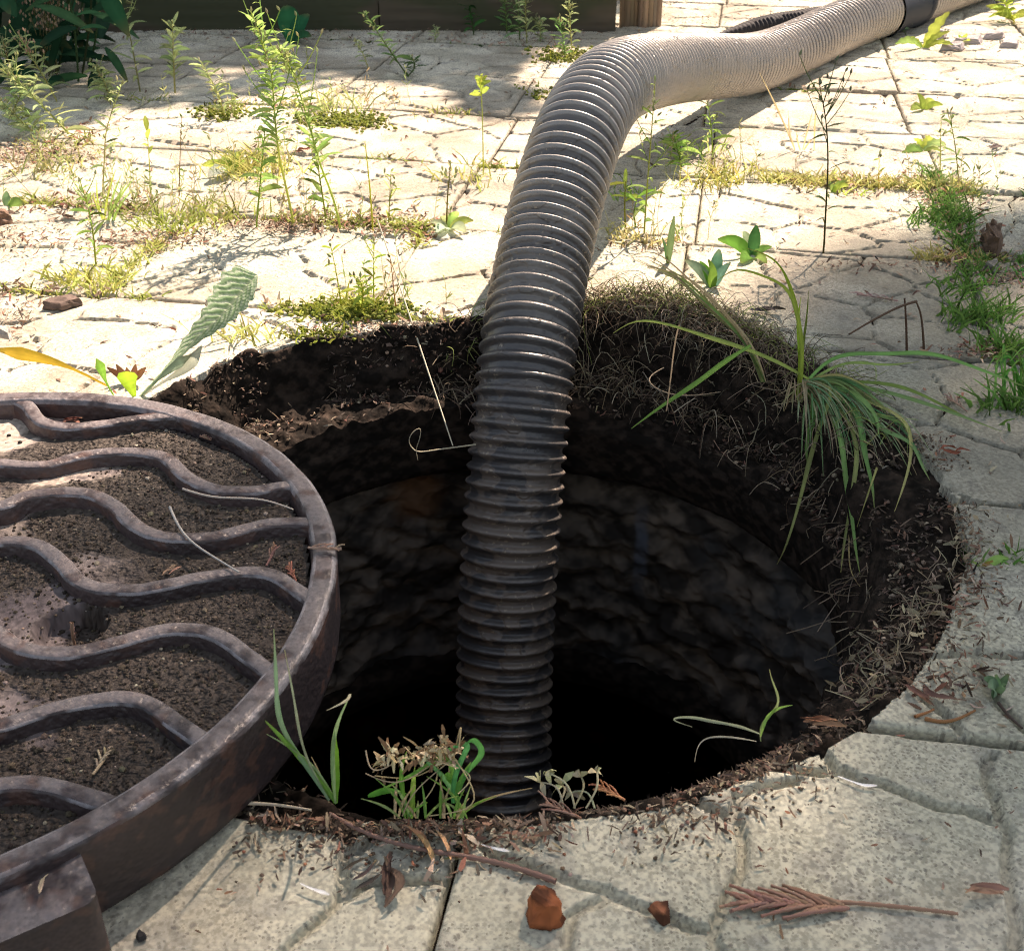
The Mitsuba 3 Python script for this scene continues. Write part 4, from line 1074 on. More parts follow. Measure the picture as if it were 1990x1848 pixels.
mb.tube(np.array([top, (top + low) / 2, low]), [.0008, .0011, .0008], (.6, .55, .42), 5)
whole(k, mb, 'mat_litter', True)
k = thing('pale_stalk', 'curled pale stalk touching the left side of the hose inside the hole', 'stalk')
mb = MB()
mb.tube(smooth_path([PY(x, y, 1.235) for x, y in [(925, 864), (880, 870), (830, 877), (810, 877), (797, 865), (803, 840), (815, 833), (816, 850), (809, 876), (812, 894)]], 50), np.linspace(.0010, .0004, 50), (.50, .45, .32), 5)
whole(k, mb, 'mat_litter', True)

# ------------------------------------------------------------------ moss, grass and litter in the joints
moss, sprouts, litter = MB(), MB(), MB()


def ploc(u, v):
    return SU * u + SV * v


def add_moss(xy, s, col=MOSS, z=None):
    zz = -.004 if z is None else z
    moss.lump(np.array([xy[0], xy[1], zz]), np.array([s, s * rng.uniform(.7, 1.2), s * .7]), jit(col, .3), int(rng.integers(1e6)), 0, .5)


def tuft(xy, n, h, col, mbx, z=-.006, lean=.5):
    for _ in range(n):
        a = rng.random() * 6.28; d = np.array([math.cos(a) * lean * rng.uniform(.4, 2.2), math.sin(a) * lean * rng.uniform(.4, 2.2), 1.0]) * h * rng.uniform(.25, 1.25)
        b = np.array([xy[0], xy[1], z]) + np.r_[rng.normal(size=2) * .006, 0]
        mbx.strip(np.array([b, b + d * .55, b + d + np.array([d[0], d[1], -.3 * h]) * .35]), np.array([.0009, .0008, .0002]) * (1 + rng.random()), [rng.normal(), rng.normal(), .3], jit(col, .28))


def chip(xy, z, L, w, c, mbx=None):
    a = rng.random() * 3.14; d = np.array([math.cos(a), math.sin(a), .35 * rng.normal()]) * L / 2; n = unit([rng.normal() * .5, rng.normal() * .5, 1])
    p = np.array([xy[0], xy[1], z]); k = n * L * .18 * rng.normal()
    (mbx or litter).strip(np.array([p - d, p + k, p + d]), np.array([w * .6, w, w * .3]), n, c)


LCOL = [(.20, .115, .075), (.30, .19, .13), (.12, .075, .05), (.34, .26, .19), (.26, .12, .08), (.42, .34, .25)]


def joint(u0, u1, v, n_moss, n_tuft, n_lit, wide=.012, hgt=.018, mc=MOSS, tc=(.30, .34, .10), axis=0):
    n = meshkit.noise
    for kind, cnt in ((0, n_moss), (1, n_tuft), (2, n_lit)):
        for _ in range(cnt):
            u = rng.uniform(u0, u1)
            if n(np.array([u * 11, v * 3, 5.0])) < .46 + .06 * (kind == 2):
                continue
            o = rng.normal() * wide * (.5 if kind < 2 else 1.6)
            xy = ploc(u, v + o) if axis == 0 else ploc(v + o, u)
            if np.hypot(*(xy - HC)) < hole_r(math.atan2(*(xy - HC)[::-1])):
                continue
            if np.hypot(*(xy - CC)) < CR + .005:
                continue
            if kind == 0:
                add_moss(xy, rng.uniform(.0018, .0045), mc); add_moss(xy + rng.normal(size=2) * .006, rng.uniform(.0015, .004), mc)
            elif kind == 1:
                tuft(xy, 4, hgt, tc, sprouts)
            else:
                chip(xy, .003 + .004 * rng.random(), rng.uniform(.006, .02), rng.uniform(.0012, .003), jit(LCOL[int(rng.integers(6))], .2))


VR = lambda r: 0.693 + r * PV
GRN = (.13, .25, .06)
joint(-1.2, -.30, VR(3), 300, 260, 900, .022, .020)
joint(-.55, -.05, VR(3), 240, 160, 160, .014, .018)
joint(.05, .40, VR(3), 120, 240, 160, .012, .020, tc=(.44, .42, .16))
joint(.35, 1.1, VR(3), 420, 420, 500, .022, .018, tc=GRN)
joint(.02, .42, VR(4), 260, 360, 260, .020, .022, tc=(.44, .44, .17))
joint(.40, 1.2, VR(4), 260, 260, 260, .02, .016, tc=GRN)
joint(-1.4, -.75, VR(4), 100, 140, 800, .05, .020)
joint(-.75, -.2, VR(4), 90, 90, 60, .012, .016)
joint(-1.3, -.2, VR(5), 200, 160, 200, .02, .018)
joint(-.4, .2, VR(6), 420, 30, 60, .010, .010, mc=(.12, .15, .02))
joint(-1.0, .3, VR(7), 380, 20, 60, .012, .010, mc=(.07, .11, .03))
joint(-1.0, -.3, VR(2), 60, 90, 120, .010, .016)
joint(.3, 1.1, VR(2), 90, 110, 160, .012, .018, tc=GRN)
for r_, o_ in ((2, .36), (3, .36), (4, .35)):
    joint(VR(r_), VR(r_ + 1), o_, 160, 170, 200, .022, .020, tc=GRN, axis=1)
joint(VR(2), VR(3), -.42, 120, 160, 60, .010, .016, tc=(.42, .46, .12), axis=1)
joint(VR(2), VR(3), -.795, 160, 160, 90, .014, .018, tc=(.42, .46, .14), axis=1)
joint(VR(1), VR(2), .745, 160, 260, 120, .036, .024, tc=GRN, axis=1)
joint(.3, VR(0), -.129, 30, 6, 120, .005, .010, mc=(.06, .055, .04), axis=1)
joint(-.129, .9, VR(0), 10, 6, 60, .005, .010, mc=(.08, .075, .05))
for (x, y, n, s) in [(690, 610, 330, 1.0), (640, 608, 90, .8), (560, 612, 0, 0), (612, 655, 60, .6), (640, 238, 130, 1.2), (700, 240, 110, 1.2), (430, 222, 80, 1.1), (1100, 112, 120, 1.2), (1080, 186, 60, 1)]:
    for _ in range(n):
        xy = P(x + 42 * rng.normal() * (1.2 if n > 200 else .8), y + 7 * rng.normal())[:2]
        add_moss(xy, rng.uniform(.0025, .005) * s, (.17, .19, .03) if n > 50 else MOSS, .002); add_moss(xy + rng.normal(size=2) * .008, rng.uniform(.002, .004) * s, (.13, .155, .025), .006)
        tuft(xy, 1, .010, (.24, .28, .05), sprouts, .004)
stuff('joint_moss', 'olive green moss cushions lining the joints between the slabs', 'moss', moss, 'mat_litter', True)
for (x, y, n, h, c) in [(1900, 620, 120, .03, GRN), (1960, 680, 90, .03, GRN), (1830, 430, 80, .03, GRN), (1880, 560, 70, .022, GRN), (1980, 550, 40, .02, (.12, .34, .08)), (1390, 350, 90, .03, (.46, .46, .14)), (480, 330, 110, .035, (.45, .45, .15)), (420, 420, 90, .03, (.36, .40, .12)),
                        (330, 440, 100, .022, (.34, .4, .1)), (150, 545, 80, .022, (.46, .48, .14)), (690, 600, 60, .02, (.35, .38, .08)), (640, 210, 50, .05, (.42, .46, .18)), (1230, 470, 60, .02, (.48, .44, .2)), (100, 330, 60, .03, (.42, .42, .18)), (500, 330, 60, .04, (.45, .45, .15)),
                        (470, 660, 40, .03, (.42, .44, .16)), (1500, 1120, 0, 0, GRN), (1950, 1095, 30, .014, GRN), (1960, 790, 70, .03, GRN), (1230, 370, 30, .02, FRESH), (1330, 300, 30, .03, FRESH), (1660, 370, 30, .014, LIME), (930, 345, 40, .025, (.44, .46, .14))]:
    for _ in range(n // 2):
        xy = P(x + 36 * rng.normal(), y + 11 * rng.normal())[:2]
        if np.hypot(*(xy - HC)) > hole_r(math.atan2(*(xy - HC)[::-1])):
            tuft(xy, 3, h, c, sprouts, -.002)
for (x, y, sx, sy, n) in [(230, 420, 130, 16, 40), (330, 370, 120, 20, 30), (520, 330, 80, 12, 26), (90, 330, 80, 14, 24), (620, 440, 120, 8, 24), (700, 215, 70, 12, 20), (1390, 350, 70, 10, 20), (740, 600, 60, 12, 14), (1830, 400, 60, 20, 24), (1250, 470, 60, 8, 14), (420, 228, 60, 8, 14)]:
    for _ in range(n):
        b = P(x + sx * rng.normal(), y + sy * rng.normal(), -.004); h = rng.uniform(.025, .085)
        if np.hypot(*(b[:2] - HC)) < .45 or np.hypot(*(b[:2] - CC)) < CR + .01:
            continue
        t = b + np.array([rng.normal() * .25 * h, rng.normal() * .2 * h, h]); c = jit([(.40, .42, .18), (.30, .38, .14), (.45, .38, .22)][int(rng.integers(3))], .2)
        q = smooth_path([b, (b + t) / 2 + rng.normal(size=3) * .08 * h, t], 8)
        sprouts.tube(q, np.linspace(.0006, .0003, 8), c, 3)
        for m in range(int(rng.integers(3, 10))):
            e = q[int(rng.integers(2, 8))]; d = unit(np.array([rng.normal(), rng.normal(), .7])) * rng.uniform(.005, .014)
            sprouts.strip(np.array([e, e + d * .6, e + d]), np.array([.0006, .0013, .0003]), rng.normal(size=3), jit(c, .2))
stuff('joint_grass', 'fine pale green grass and seedlings sprouting along the joints', 'grass', sprouts, 'mat_leaf')

# litter on the slabs
for _ in range(1500):
    y = rng.uniform(.40, 3.3); x = rng.uniform(-.45, .45) * (y + .35)
    xy = np.array([x, y])
    if np.hypot(*(xy - HC)) < hole_r(math.atan2(y - HC[1], x - HC[0])) or np.hypot(*(xy - CC)) < CR + .004:
        continue
    if meshkit.noise(np.array([x * 4, y * 4, 3.0])) < .45 and rng.random() < .75:
        continue
    s = rng.uniform(.4, 1) if y < 1 else rng.uniform(.8, 1.6)
    chip(xy, .0025, .008 * s, .0012 * s, jit(LCOL[int(rng.integers(6))], .2))
for (x, y, n, sx, sy) in [(60, 300, 260, 60, 14), (100, 310, 160, 90, 10), (40, 470, 120, 50, 20), (230, 480, 160, 60, 14), (330, 465, 160, 60, 8), (540, 440, 160, 80, 6), (700, 640, 80, 80, 8), (480, 66, 260, 120, 7), (860, 76, 260, 160, 8), (1060, 80, 80, 60, 8), (1330, 45, 120, 60, 14), (1480, 40, 60, 40, 8),
                       (1900, 90, 60, 60, 10), (1960, 545, 120, 40, 10), (1900, 690, 80, 60, 12), (1700, 520, 80, 120, 8), (1000, 1630, 40, 90, 14), (650, 1595, 120, 80, 10), (830, 1600, 120, 80, 14), (1880, 1150, 120, 40, 60), (1870, 1330, 60, 60, 30), (1290, 485, 60, 60, 6), (30, 620, 50, 30, 20)]:
    for _ in range(int(n * 1.7)):
        xy = P(x + sx * rng.normal(), y + sy * rng.normal())[:2]
        if np.hypot(*(xy - CC)) < CR + .004:
            continue
        r_in = np.hypot(*(xy - HC)) - hole_r(math.atan2(*(xy - HC)[::-1]))
        if r_in < 0:
            continue
        chip(xy, .003 + .004 * rng.random(), rng.uniform(.003, .013), rng.uniform(.0005, .0017), jit(np.array(LCOL[int(rng.integers(6))]) * .8, .3))
stuff('leaf_litter', 'small brown needles and leaf scraps scattered over the slabs and joints', 'leaf litter', litter, 'mat_litter')

# crumbs, roots and scraps on the earth round the hole
rim = MB()
for _ in range(16000):
    a = rng.random() * 2 * np.pi; w = float(lip_w(a)); s = rng.uniform(-.008, w + .035) if rng.random() < .8 else rng.uniform(w, w + .08)
    r = float(hole_r(a)) - s
    if r < ring_from_hc(a) or meshkit.fbm(np.array([math.cos(a) * 9, math.sin(a) * 9, s * 30]), 3) < .44:
        continue
    xy = HC + r * np.array([math.cos(a), math.sin(a)])
    z = float(ground_z(xy[0], xy[1])) + .004
    c = [(.06, .042, .03), (.11, .08, .06), (.035, .025, .02), (.19, .15, .11), (.13, .07, .05), (.27, .22, .16)][int(rng.choice(6, p=[.3, .25, .2, .1, .1, .05]))]
    if rng.random() < .25:
        rim.lump(np.array([*xy, z - .002]), rng.uniform(.001, .0028) * (1.6 if rng.random() < .1 else 1) * np.array([1, 1, .8]), jit(c, .3), int(rng.integers(1e6)), 0, .6)
    else:
        chip(xy, z, rng.uniform(.003, .012), rng.uniform(.0004, .0014), jit(c, .3), rim)

for _ in range(2600):     # spilled onto the slabs along the near and right edge
    a = math.radians(rng.uniform(-150, 15)); s = -abs(rng.normal()) * .022
    if meshkit.fbm(np.array([math.cos(a) * 12, math.sin(a) * 12, 5.0]), 3) < .45:
        continue
    xy = HC + (float(hole_r(a)) - s) * np.array([math.cos(a), math.sin(a)])
    if np.hypot(*(xy - CC)) < CR + .004:
        continue
    c = [(.07, .05, .035), (.13, .095, .07), (.22, .15, .10), (.30, .24, .17), (.22, .10, .06)][int(rng.choice(5, p=[.35, .3, .15, .1, .1]))]
    if rng.random() < .5:
        rim.lump(np.array([*xy, .001]), rng.uniform(.0006, .0018) * np.array([1, 1, .7]), jit(c, .3), int(rng.integers(1e6)), 0, .6)
    else:
        chip(xy, .003, rng.uniform(.003, .010), rng.uniform(.0004, .0012), jit(c, .3), rim)
stuff('rim_debris', 'crumbs of earth, needles and bark scraps on the crumbling edge of the hole', 'debris', rim, 'mat_litter')

# thatch: dead grass and roots hanging over the back right edge
th = MB()
for _ in range(2600):
    a = math.radians(rng.normal(62, 15)) if rng.random() < .75 else math.radians(rng.uniform(15, 100))
    s = rng.normal(.03, .03); r = float(hole_r(a)) - s
    xy = HC + r * np.array([math.cos(a), math.sin(a)]); z = float(ground_z(xy[0], xy[1])) + .002 + .012 * rng.random() * math.exp(-((math.degrees(a) - 62) / 20) ** 2)
    b = np.array([*xy, max(z, -.07)]); L = rng.uniform(.012, .045)
    an = rng.random() * 6.28; d = np.array([math.cos(an), math.sin(an), rng.uniform(-.35, .5)]) * L
    green = rng.random() < .40 and s < .03
    c = (.20, .24, .07) if green else [(.20, .16, .105), (.13, .095, .065), (.33, .28, .20), (.07, .05, .035)][int(rng.integers(4))]
    e = b + d; hang = L * rng.uniform(0, .7) * (1 if s > .02 else .15)
    q = smooth_path([b, b + d * .55 + [0, 0, .2 * L] + rng.normal(size=3) * L * .18, e - [0, 0, hang] + rng.normal(size=3) * L * .15], 7)
    th.tube(q, np.linspace(.0006, .0003, 7), jit(c, .3), 3)
for _ in range(260):     # fine roots hanging from the earth face
    a = math.radians(rng.uniform(-30, 175)); r = float(hole_r(a) - lip_w(a)) - .01 * rng.random(); xy = HC + r * np.array([math.cos(a), math.sin(a)])
    b = np.array([*xy, -.05 - .03 * rng.random()]); L = rng.uniform(.02, .07)
    q = smooth_path([b, b + [.012 * rng.normal() - .008 * math.cos(a), -.01 * math.sin(a) + .01 * rng.normal(), -.4 * L], b + [.02 * rng.normal() - .01 * math.cos(a), .01 * rng.normal() - .014 * math.sin(a), -L]], 7)
    th.tube(q, .0005, jit((.26, .20, .14), .3), 3)
stuff('dead_grass_thatch', 'matted dead grass and fine roots on the back right edge of the hole', 'dead grass', th, 'mat_litter')

# grit on the cover
gr = MB()
plate_tree = cKDTree(np.stack([PX[ok], PYY[ok]], -1)); plate_z = PZ[ok]
for _ in range(16000):
    x, y = rng.uniform(-CR, CR, 2)
    if math.hypot(x, y) > CR - .026:
        continue
    d = meshkit.fbm(np.array([x * 13, y * 13, 2.0]), 3) + .55 * (x + .02) / CR
    if d < .52 and rng.random() < .95:
        continue
    s = rng.uniform(.0005, .0014) if rng.random() < .9 else rng.uniform(.0014, .0026)
    gr.lump(np.array([CC[0] + x, CC[1] + y, plate_z[plate_tree.query([x, y])[1]] + .3 * s]), s * np.array([1, 1, .75]), jit([(.035, .027, .020), (.07, .055, .04), (.14, .115, .085), (.28, .24, .19)][int(rng.choice(4, p=[.55, .28, .13, .04]))], .25), int(rng.integers(1e6)), 0, .6)
stuff('soil_grit', 'dark crumbly soil and grit lying between the ribs of the cover', 'soil', gr, 'mat_litter')


# ------------------------------------------------------------------ single things lying about
def sprig(label, px0, px1, z, width, n=9, col=(.29, .165, .12), z1=None, only_tip=.55):
    """a dead conifer spray: a scaly stalk with flat side branchlets towards its tip"""
    k = thing('conifer_sprig', label, 'conifer sprig')
    a, b = P(*px0, z), P(*px1, z if z1 is None else z1)
    d = b - a; L = np.linalg.norm(d); d = d / L; s = unit(np.cross(d, [0, 0, 1.0]))
    st = MB(); t = np.linspace(0, 1, 40)
    st.tube(a + d * L * t[:, None] + s * (.03 * L * np.sin(3 * t))[:, None], (.0008 + .0005 * np.abs(np.sin(t * 75))) * np.linspace(.8, 1.2, 40) * max(1, L / .1), jit(col, .05), 6)
    part(k, 'stalk', st, 'mat_litter', True)
    for m in range(n):
        f = only_tip + (1 - only_tip) * m / n; sd = 1 if m % 2 else -1
        q = a + d * L * f; l = width * (1 - .5 * (f - only_tip) / (1 - only_tip)) * rng.uniform(.55, 1.2)
        e = q + d * l * rng.uniform(.8, 1.15) + s * sd * l * rng.uniform(.3, .6) + np.array([0, 0, .002 * rng.random()])
        tt = np.linspace(0, 1, 14)[:, None]
        pts = q + (e - q) * tt + d * (l * .15 * tt ** 2) + np.array([0, 0, .0015]) * np.sin(3 * tt)
        mb = MB(); mb.tube(pts, (.0007 + .0007 * np.abs(np.sin(tt[:, 0] * 30))) * np.linspace(1, .6, 14) * max(.8, L / .09), jit(col, .12), 5)
        part(k, 'branchlet', mb, 'mat_litter', True)
    return k


sprig('reddish conifer sprig with a fanned tip on the near right slab', (1862, 1775), (1440, 1752), .003, .028, 30, only_tip=.50)
sprig('orange conifer sprig caught on the near edge of the hole', (1215, 1555), (1160, 1525), .004, .016, 7, (.40, .19, .10), only_tip=.1)
sprig('small dead conifer sprig standing on the cover below its third rib', (517, 1100), (535, 1060), .064, .008, 5, (.26, .15, .11), .07, .4)
sprig('rust red conifer scrap by the right rim of the cover', (575, 1130), (560, 1100), .064, .009, 6, (.30, .13, .09), .066, .2)
sprig('pale pink conifer spray lying across the right rim of the cover', (598, 1064), (664, 1066), .075, .012, 5, (.42, .26, .2), .076, .1)
sprig('tiny conifer scrap lying under the first rib of the cover', (388, 847), (425, 858), .063, .007, 7, (.27, .17, .12), .058, .1)
sprig('pinkish conifer spray on the shaded slab behind the tussock', (1745, 585), (1665, 572), .004, .02, 9, (.38, .25, .22), only_tip=.1)
sprig('faded conifer spray on the slab right of the tussock', (1880, 800), (1840, 770), .004, .018, 7, (.34, .22, .18), only_tip=.1)
sprig('dull conifer sprig lying on the cover near the lowest ribs', (180, 1505), (212, 1455), .064, .012, 6, (.30, .24, .17), .058, .3)
sprig('little brown conifer tip standing in the socket hole of the cover', (146, 1255), (140, 1210), .045, .006, 4, (.30, .18, .14), .07, .3)
sprig('dull brown conifer sprig on the near edge left of the orange one', (1130, 1590), (1060, 1560), .003, .018, 8, (.25, .15, .11), only_tip=.15)

k = thing('twig', 'long scaly brown twig lying across the joint in front of the hole', 'twig')
mb = MB(); pts = smooth_path([P(x, y, .004) for x, y in [(640, 1580), (700, 1612), (760, 1635), (850, 1655), (930, 1668), (1000, 1685), (1080, 1712)]], 120)
t = np.linspace(0, 1, 120)
mb.tube(pts, (.0013 + .0006 * np.abs(np.sin(t * 70))) * np.linspace(.8, 1.25, 120), jit((.22, .14, .11), .05), 7)
whole(k, mb, 'mat_litter', True)
for lab, px, r, c in [('curved rust brown twig on the slab right of the hole', [(1797, 1396), (1830, 1402), (1870, 1393), (1895, 1380)], .0016, (.26, .12, .05)), ('dark thin twig lying in a crack right of the hole', [(1940, 1365), (1960, 1390), (1987, 1415)], .0014, (.07, .05, .04)),
                      ('short rust twig left of the curved rust brown twig', [(1778, 1392), (1800, 1385), (1815, 1378)], .0014, (.28, .13, .06)), ('straw coloured stalk lying at the near edge by the cover', [(470, 1560), (540, 1564), (605, 1574)], .0014, (.42, .36, .28)),
                      ('dry broken stem tangled in the dead grass behind the hole', [(1330, 600), (1315, 650), (1305, 720), (1295, 800)], .0013, (.11, .08, .055)), ('pale dry root looping out of the earth right of the hose', [(1290, 715), (1262, 740), (1300, 765), (1400, 762)], .0009, (.20, .16, .12)),
                      ('thin pale straw lying across the cover', [(330, 985), (370, 1050), (420, 1085), (465, 1112)], .0012, (.36, .33, .30)), ('fine straw stalk lying along the second rib of the cover', [(355, 950), (420, 966), (500, 970), (570, 990)], .0010, (.52, .47, .36))]:
    k = thing('twig', lab, 'twig'); mb = MB()
    on = 'cover' in lab and 'near edge' not in lab
    z = .0735 if on else (-.02 if 'earth' in lab else .02 if 'tangled' in lab else .004)
    pts = smooth_path([P(x, y, z) for x, y in px], 24)
    mb.tube(pts, np.linspace(r, r * .6, 24), jit(c, .06), 6)
    whole(k, mb, 'mat_litter', True)
for lab, px in [('longest curved white sliver on the near right slab', [(1628, 1508), (1655, 1518), (1680, 1526), (1705, 1526)]), ('white sliver on the slab beside the cover', [(583, 1716), (605, 1726), (640, 1738)]), ('short white sliver lying above the right end of the long twig', [(935, 1640), (960, 1648), (990, 1654)])]:
    k = thing('white_sliver', lab, 'sliver'); mb = MB()
    pts = smooth_path([P(x, y, .003) for x, y in px], 14)
    mb.ribbon(pts, .0016 * np.interp(np.linspace(0, 1, 14), [0, .5, .8, 1], [.25, .6, 1, .4]), [0, 0, 1], (.72, .72, .72), .3)
    whole(k, mb, 'mat_litter', True)


def shard(name, label, cat, px, hgt, col, seed, z=.001, n=9):
    k = thing(name, label, cat)
    g = np.array([P(x, y)[:2] for x, y in px]); c = g.mean(0); r_ = np.random.default_rng(seed)
    pts = [np.r_[q, z] for q in g] + [np.r_[c + (q - c) * r_.uniform(.55, .9), z + hgt * r_.uniform(.6, 1)] for q in g]
    hull = trimesh.convex.convex_hull(np.array(pts))
    m = hull.subdivide().subdivide() if seed > 3 else hull.subdivide().subdivide()
    v = np.array(m.vertices) + m.vertex_normals * ((.55 if seed > 2 else .30) * hgt * (meshkit.fbm(np.array(m.vertices) * 170 + seed, 3) - .5))[:, None]
    cc = np.array(col) * (.45 + 1.1 * meshkit.fbm(v * 230, 3, seed))[:, None]
    if seed <= 2:
        cc = cc * (1 - .75 * np.clip((meshkit.fbm(v * 70 + 3 * seed, 2) - .47) / .1, 0, 1))[:, None]
    scene[k] = ply((v, m.faces), 'mat_litter', smooth=False, color=cc)


shard('brick_chip', 'larger ragged rust red brick chip on the near slab', 'stone', [(1022, 1780), (1032, 1752), (1062, 1748), (1080, 1765), (1098, 1785), (1090, 1802), (1070, 1812), (1030, 1805)], .020, (.30, .095, .035), 1)
shard('brick_chip', 'small triangular rust red brick chip right of the ragged one', 'stone', [(1258, 1768), (1278, 1762), (1300, 1768), (1303, 1795), (1290, 1802), (1272, 1788)], .010, (.26, .10, .05), 2)
shard('pebble', 'small black crumb on the slab below the lug of the cover', 'pebble', [(262, 1822), (272, 1813), (286, 1818), (288, 1828), (270, 1834)], .006, (.03, .028, .03), 3)
shard('bark_piece', 'thick piece of bark lying on the sunlit slabs at left', 'bark', [(83, 602), (95, 590), (150, 582), (162, 592), (120, 605)], .012, (.12, .085, .07), 4)
shard('bark_piece', 'dark curled bark piece at the left edge of the picture', 'bark', [(-30, 440), (-10, 428), (20, 425), (28, 436), (5, 442)], .022, (.16, .10, .07), 5)
shard('bark_piece', 'upright brown bark piece in the green joint at right', 'bark', [(1905, 470), (1925, 462), (1940, 490), (1935, 515), (1915, 500)], .045, (.10, .065, .045), 6)
shard('pebble', 'round grey pebble in the dark litter at right', 'pebble', [(1910, 530), (1920, 522), (1935, 522), (1942, 532), (1930, 540)], .016, (.16, .15, .13), 7)
shard('pebble', 'pale lump on the top rim of the cover at left', 'pebble', [(20, 762), (35, 752), (48, 757), (45, 770)], .012, (.34, .31, .28), 8, .066)
for n, (x, y, w, lab) in enumerate([(1820, 72, 40, 'first pale wood splinter under the far end of the hose'), (1880, 84, 60, 'longest pale wood splinter beside the far end of the hose'), (1930, 74, 45, 'pale wood splinter near the top right corner'), (1850, 96, 50, 'pale splinter nearest the dandelion'), (1960, 92, 40, 'rightmost pale wood splinter')]):
    shard('wood_splinter', lab, 'wood splinter', [(x - w / 2, y + 4), (x - w / 2 + 6, y - 4), (x + w / 2, y - 2), (x + w / 2 - 4, y + 5)], .018, (.30, .27, .27), 20 + n)


def dead_leaf(label, x, y, z, L, col, seed, on=None):
    k = thing('dead_leaf', label, 'dead leaf'); r_ = np.random.default_rng(seed); mb = MB()
    c = P(x, y, z); a = r_.random() * 6.28; d = np.array([math.cos(a), math.sin(a), .1])
    s = np.array([-d[1], d[0], 0])
    for m in range(3):
        o = s * L * .16 * r_.normal() + d * L * .2 * r_.normal()
        n = 12; q = smooth_path([c + o - d * L / 2, c + o + s * L * .12 * r_.normal() + [0, 0, .12 * L * r_.random()], c + o + d * L / 2 + s * L * .15 * r_.normal() + [0, 0, .18 * L * r_.random()]], n)
        mb.ribbon(q, L * .085 * lance(n) * (.6 + .8 * meshkit.noise(np.stack([np.arange(n) * .9, np.full(n, m), np.full(n, seed)], -1))), unit([r_.normal() * .5, r_.normal() * .5, 1]), jit(col, .15), .9)
    whole(k, mb, 'mat_litter', True)


dead_leaf('curled reddish brown leaf on the slab near the lower right corner', 1912, 1730, .004, .026, (.30, .17, .12), 1)
dead_leaf('dark brown shrivelled leaf in the crack beside the long twig', 740, 1715, .005, .030, (.10, .06, .045), 2)
dead_leaf('dark spiky dead leaf at the left end of the shrivelled one', 700, 1700, .006, .018, (.06, .045, .04), 3)
dead_leaf('brown leaf lying on the earth at the near right edge of the hole', 1590, 1408, .002, .024, (.27, .15, .09), 4)
dead_leaf('dark brown dead leaf on the slab above the curved rust twig', 1800, 1352, .006, .028, (.15, .08, .06), 5)
dead_leaf('small red brown leaf on the shaded slab right of the tussock', 1842, 872, .005, .022, (.22, .07, .04), 6)
dead_leaf('dark dead leaf on the sunlit slab at far right', 1935, 288, .006, .035, (.14, .10, .09), 7)
dead_leaf('orange brown leaf scrap in front of the middle grass shoot', 838, 1635, .005, .024, (.42, .23, .12), 8)
dead_leaf('black shrivelled leaf on the shaded slab behind the tussock', 1500, 610, .006, .035, (.06, .05, .05), 9)
dead_leaf('brown curled leaf among the soil under the top rim of the cover', 150, 815, .062, .022, (.16, .07, .05), 10)
dead_leaf('tan leaf chip on the middle of the cover plate', 328, 1110, .062, .012, (.28, .17, .12), 11)
dead_leaf('pale leaf scrap on top of the lug', 88, 1720, .068, .010, (.5, .38, .28), 12)
dead_leaf('rusty leaf lying on the sunlit slabs left of the hose bend', 590, 292, .005, .035, (.22, .10, .06), 13)
rosette('seedling', 'small grey green seedling in a crack on the slab right of the hole', 'seedling', (1935, 1350), [((1912, 1318), -.01, (.14, .24, .12)), ((1935, 1310), .0, (.16, .27, .13)), ((1960, 1310), .01, (.14, .24, .12)), ((1955, 1330), -.01, (.2, .3, .17)), ((1920, 1335), -.02, (.2, .3, .17))], SAGE, .17)
rosette('seedling', 'tiny green sprout at the right edge of the hole', 'seedling', (1905, 1105), [((1890, 1092), 0, FRESH), ((1930, 1090), 0, (.3, .2, .06)), ((1960, 1085), .01, FRESH)], FRESH, .14)
k = thing('pale_seedlings', 'withered pale seedlings hanging over the near edge right of the hose foot', 'dead plant'); mb = MB()
for (x, y) in [(1060, 1500), (1090, 1525), (1130, 1510), (1160, 1500), (1110, 1540), (1050, 1520)]:
    b = P(1100 + 30 * rng.normal(), 1570); t = PY(x, y, b[1] + .02)
    mb.tube(smooth_path([b, (b + t) / 2 + [.004, 0, .006], t], 8), .0007, jit((.42, .38, .24)), 4)
    for _ in range(5):
        d = rng.normal(size=3) * .005
        mb.strip(np.array([t, t + d * .5 + [0, 0, .002], t + d]), np.array([.0005, .0026, .0007]), rng.normal(size=3), jit((.48, .44, .26), .2))
whole(k, mb, 'mat_litter'); labels[k]['kind'] = 'stuff'
k = thing('pale_seedlings', 'withered pale seedlings and curled scraps along the right edge of the hole', 'dead plant'); mb = MB()
for _ in range(90):
    x = rng.uniform(1640, 1890); y = np.interp(x, [1640, 1720, 1800, 1860, 1890], [1370, 1290, 1180, 1080, 1000]) + rng.normal() * 28
    b = P(x, y, -.004); d = unit([rng.normal(), rng.normal(), .8]) * rng.uniform(.006, .02)
    mb.tube(smooth_path([b, b + d + rng.normal(size=3) * .004, b + 1.4 * d + rng.normal(size=3) * .006], 6), .0004, jit((.27, .22, .15), .3), 4)
    if rng.random() < .6:
        e = b + d; q = rng.normal(size=3) * .006
        mb.strip(np.array([e, e + q * .5, e + q]), np.array([.0006, .0022, .0006]), rng.normal(size=3), jit((.34, .28, .19), .3))
whole(k, mb, 'mat_litter'); labels[k]['kind'] = 'stuff'

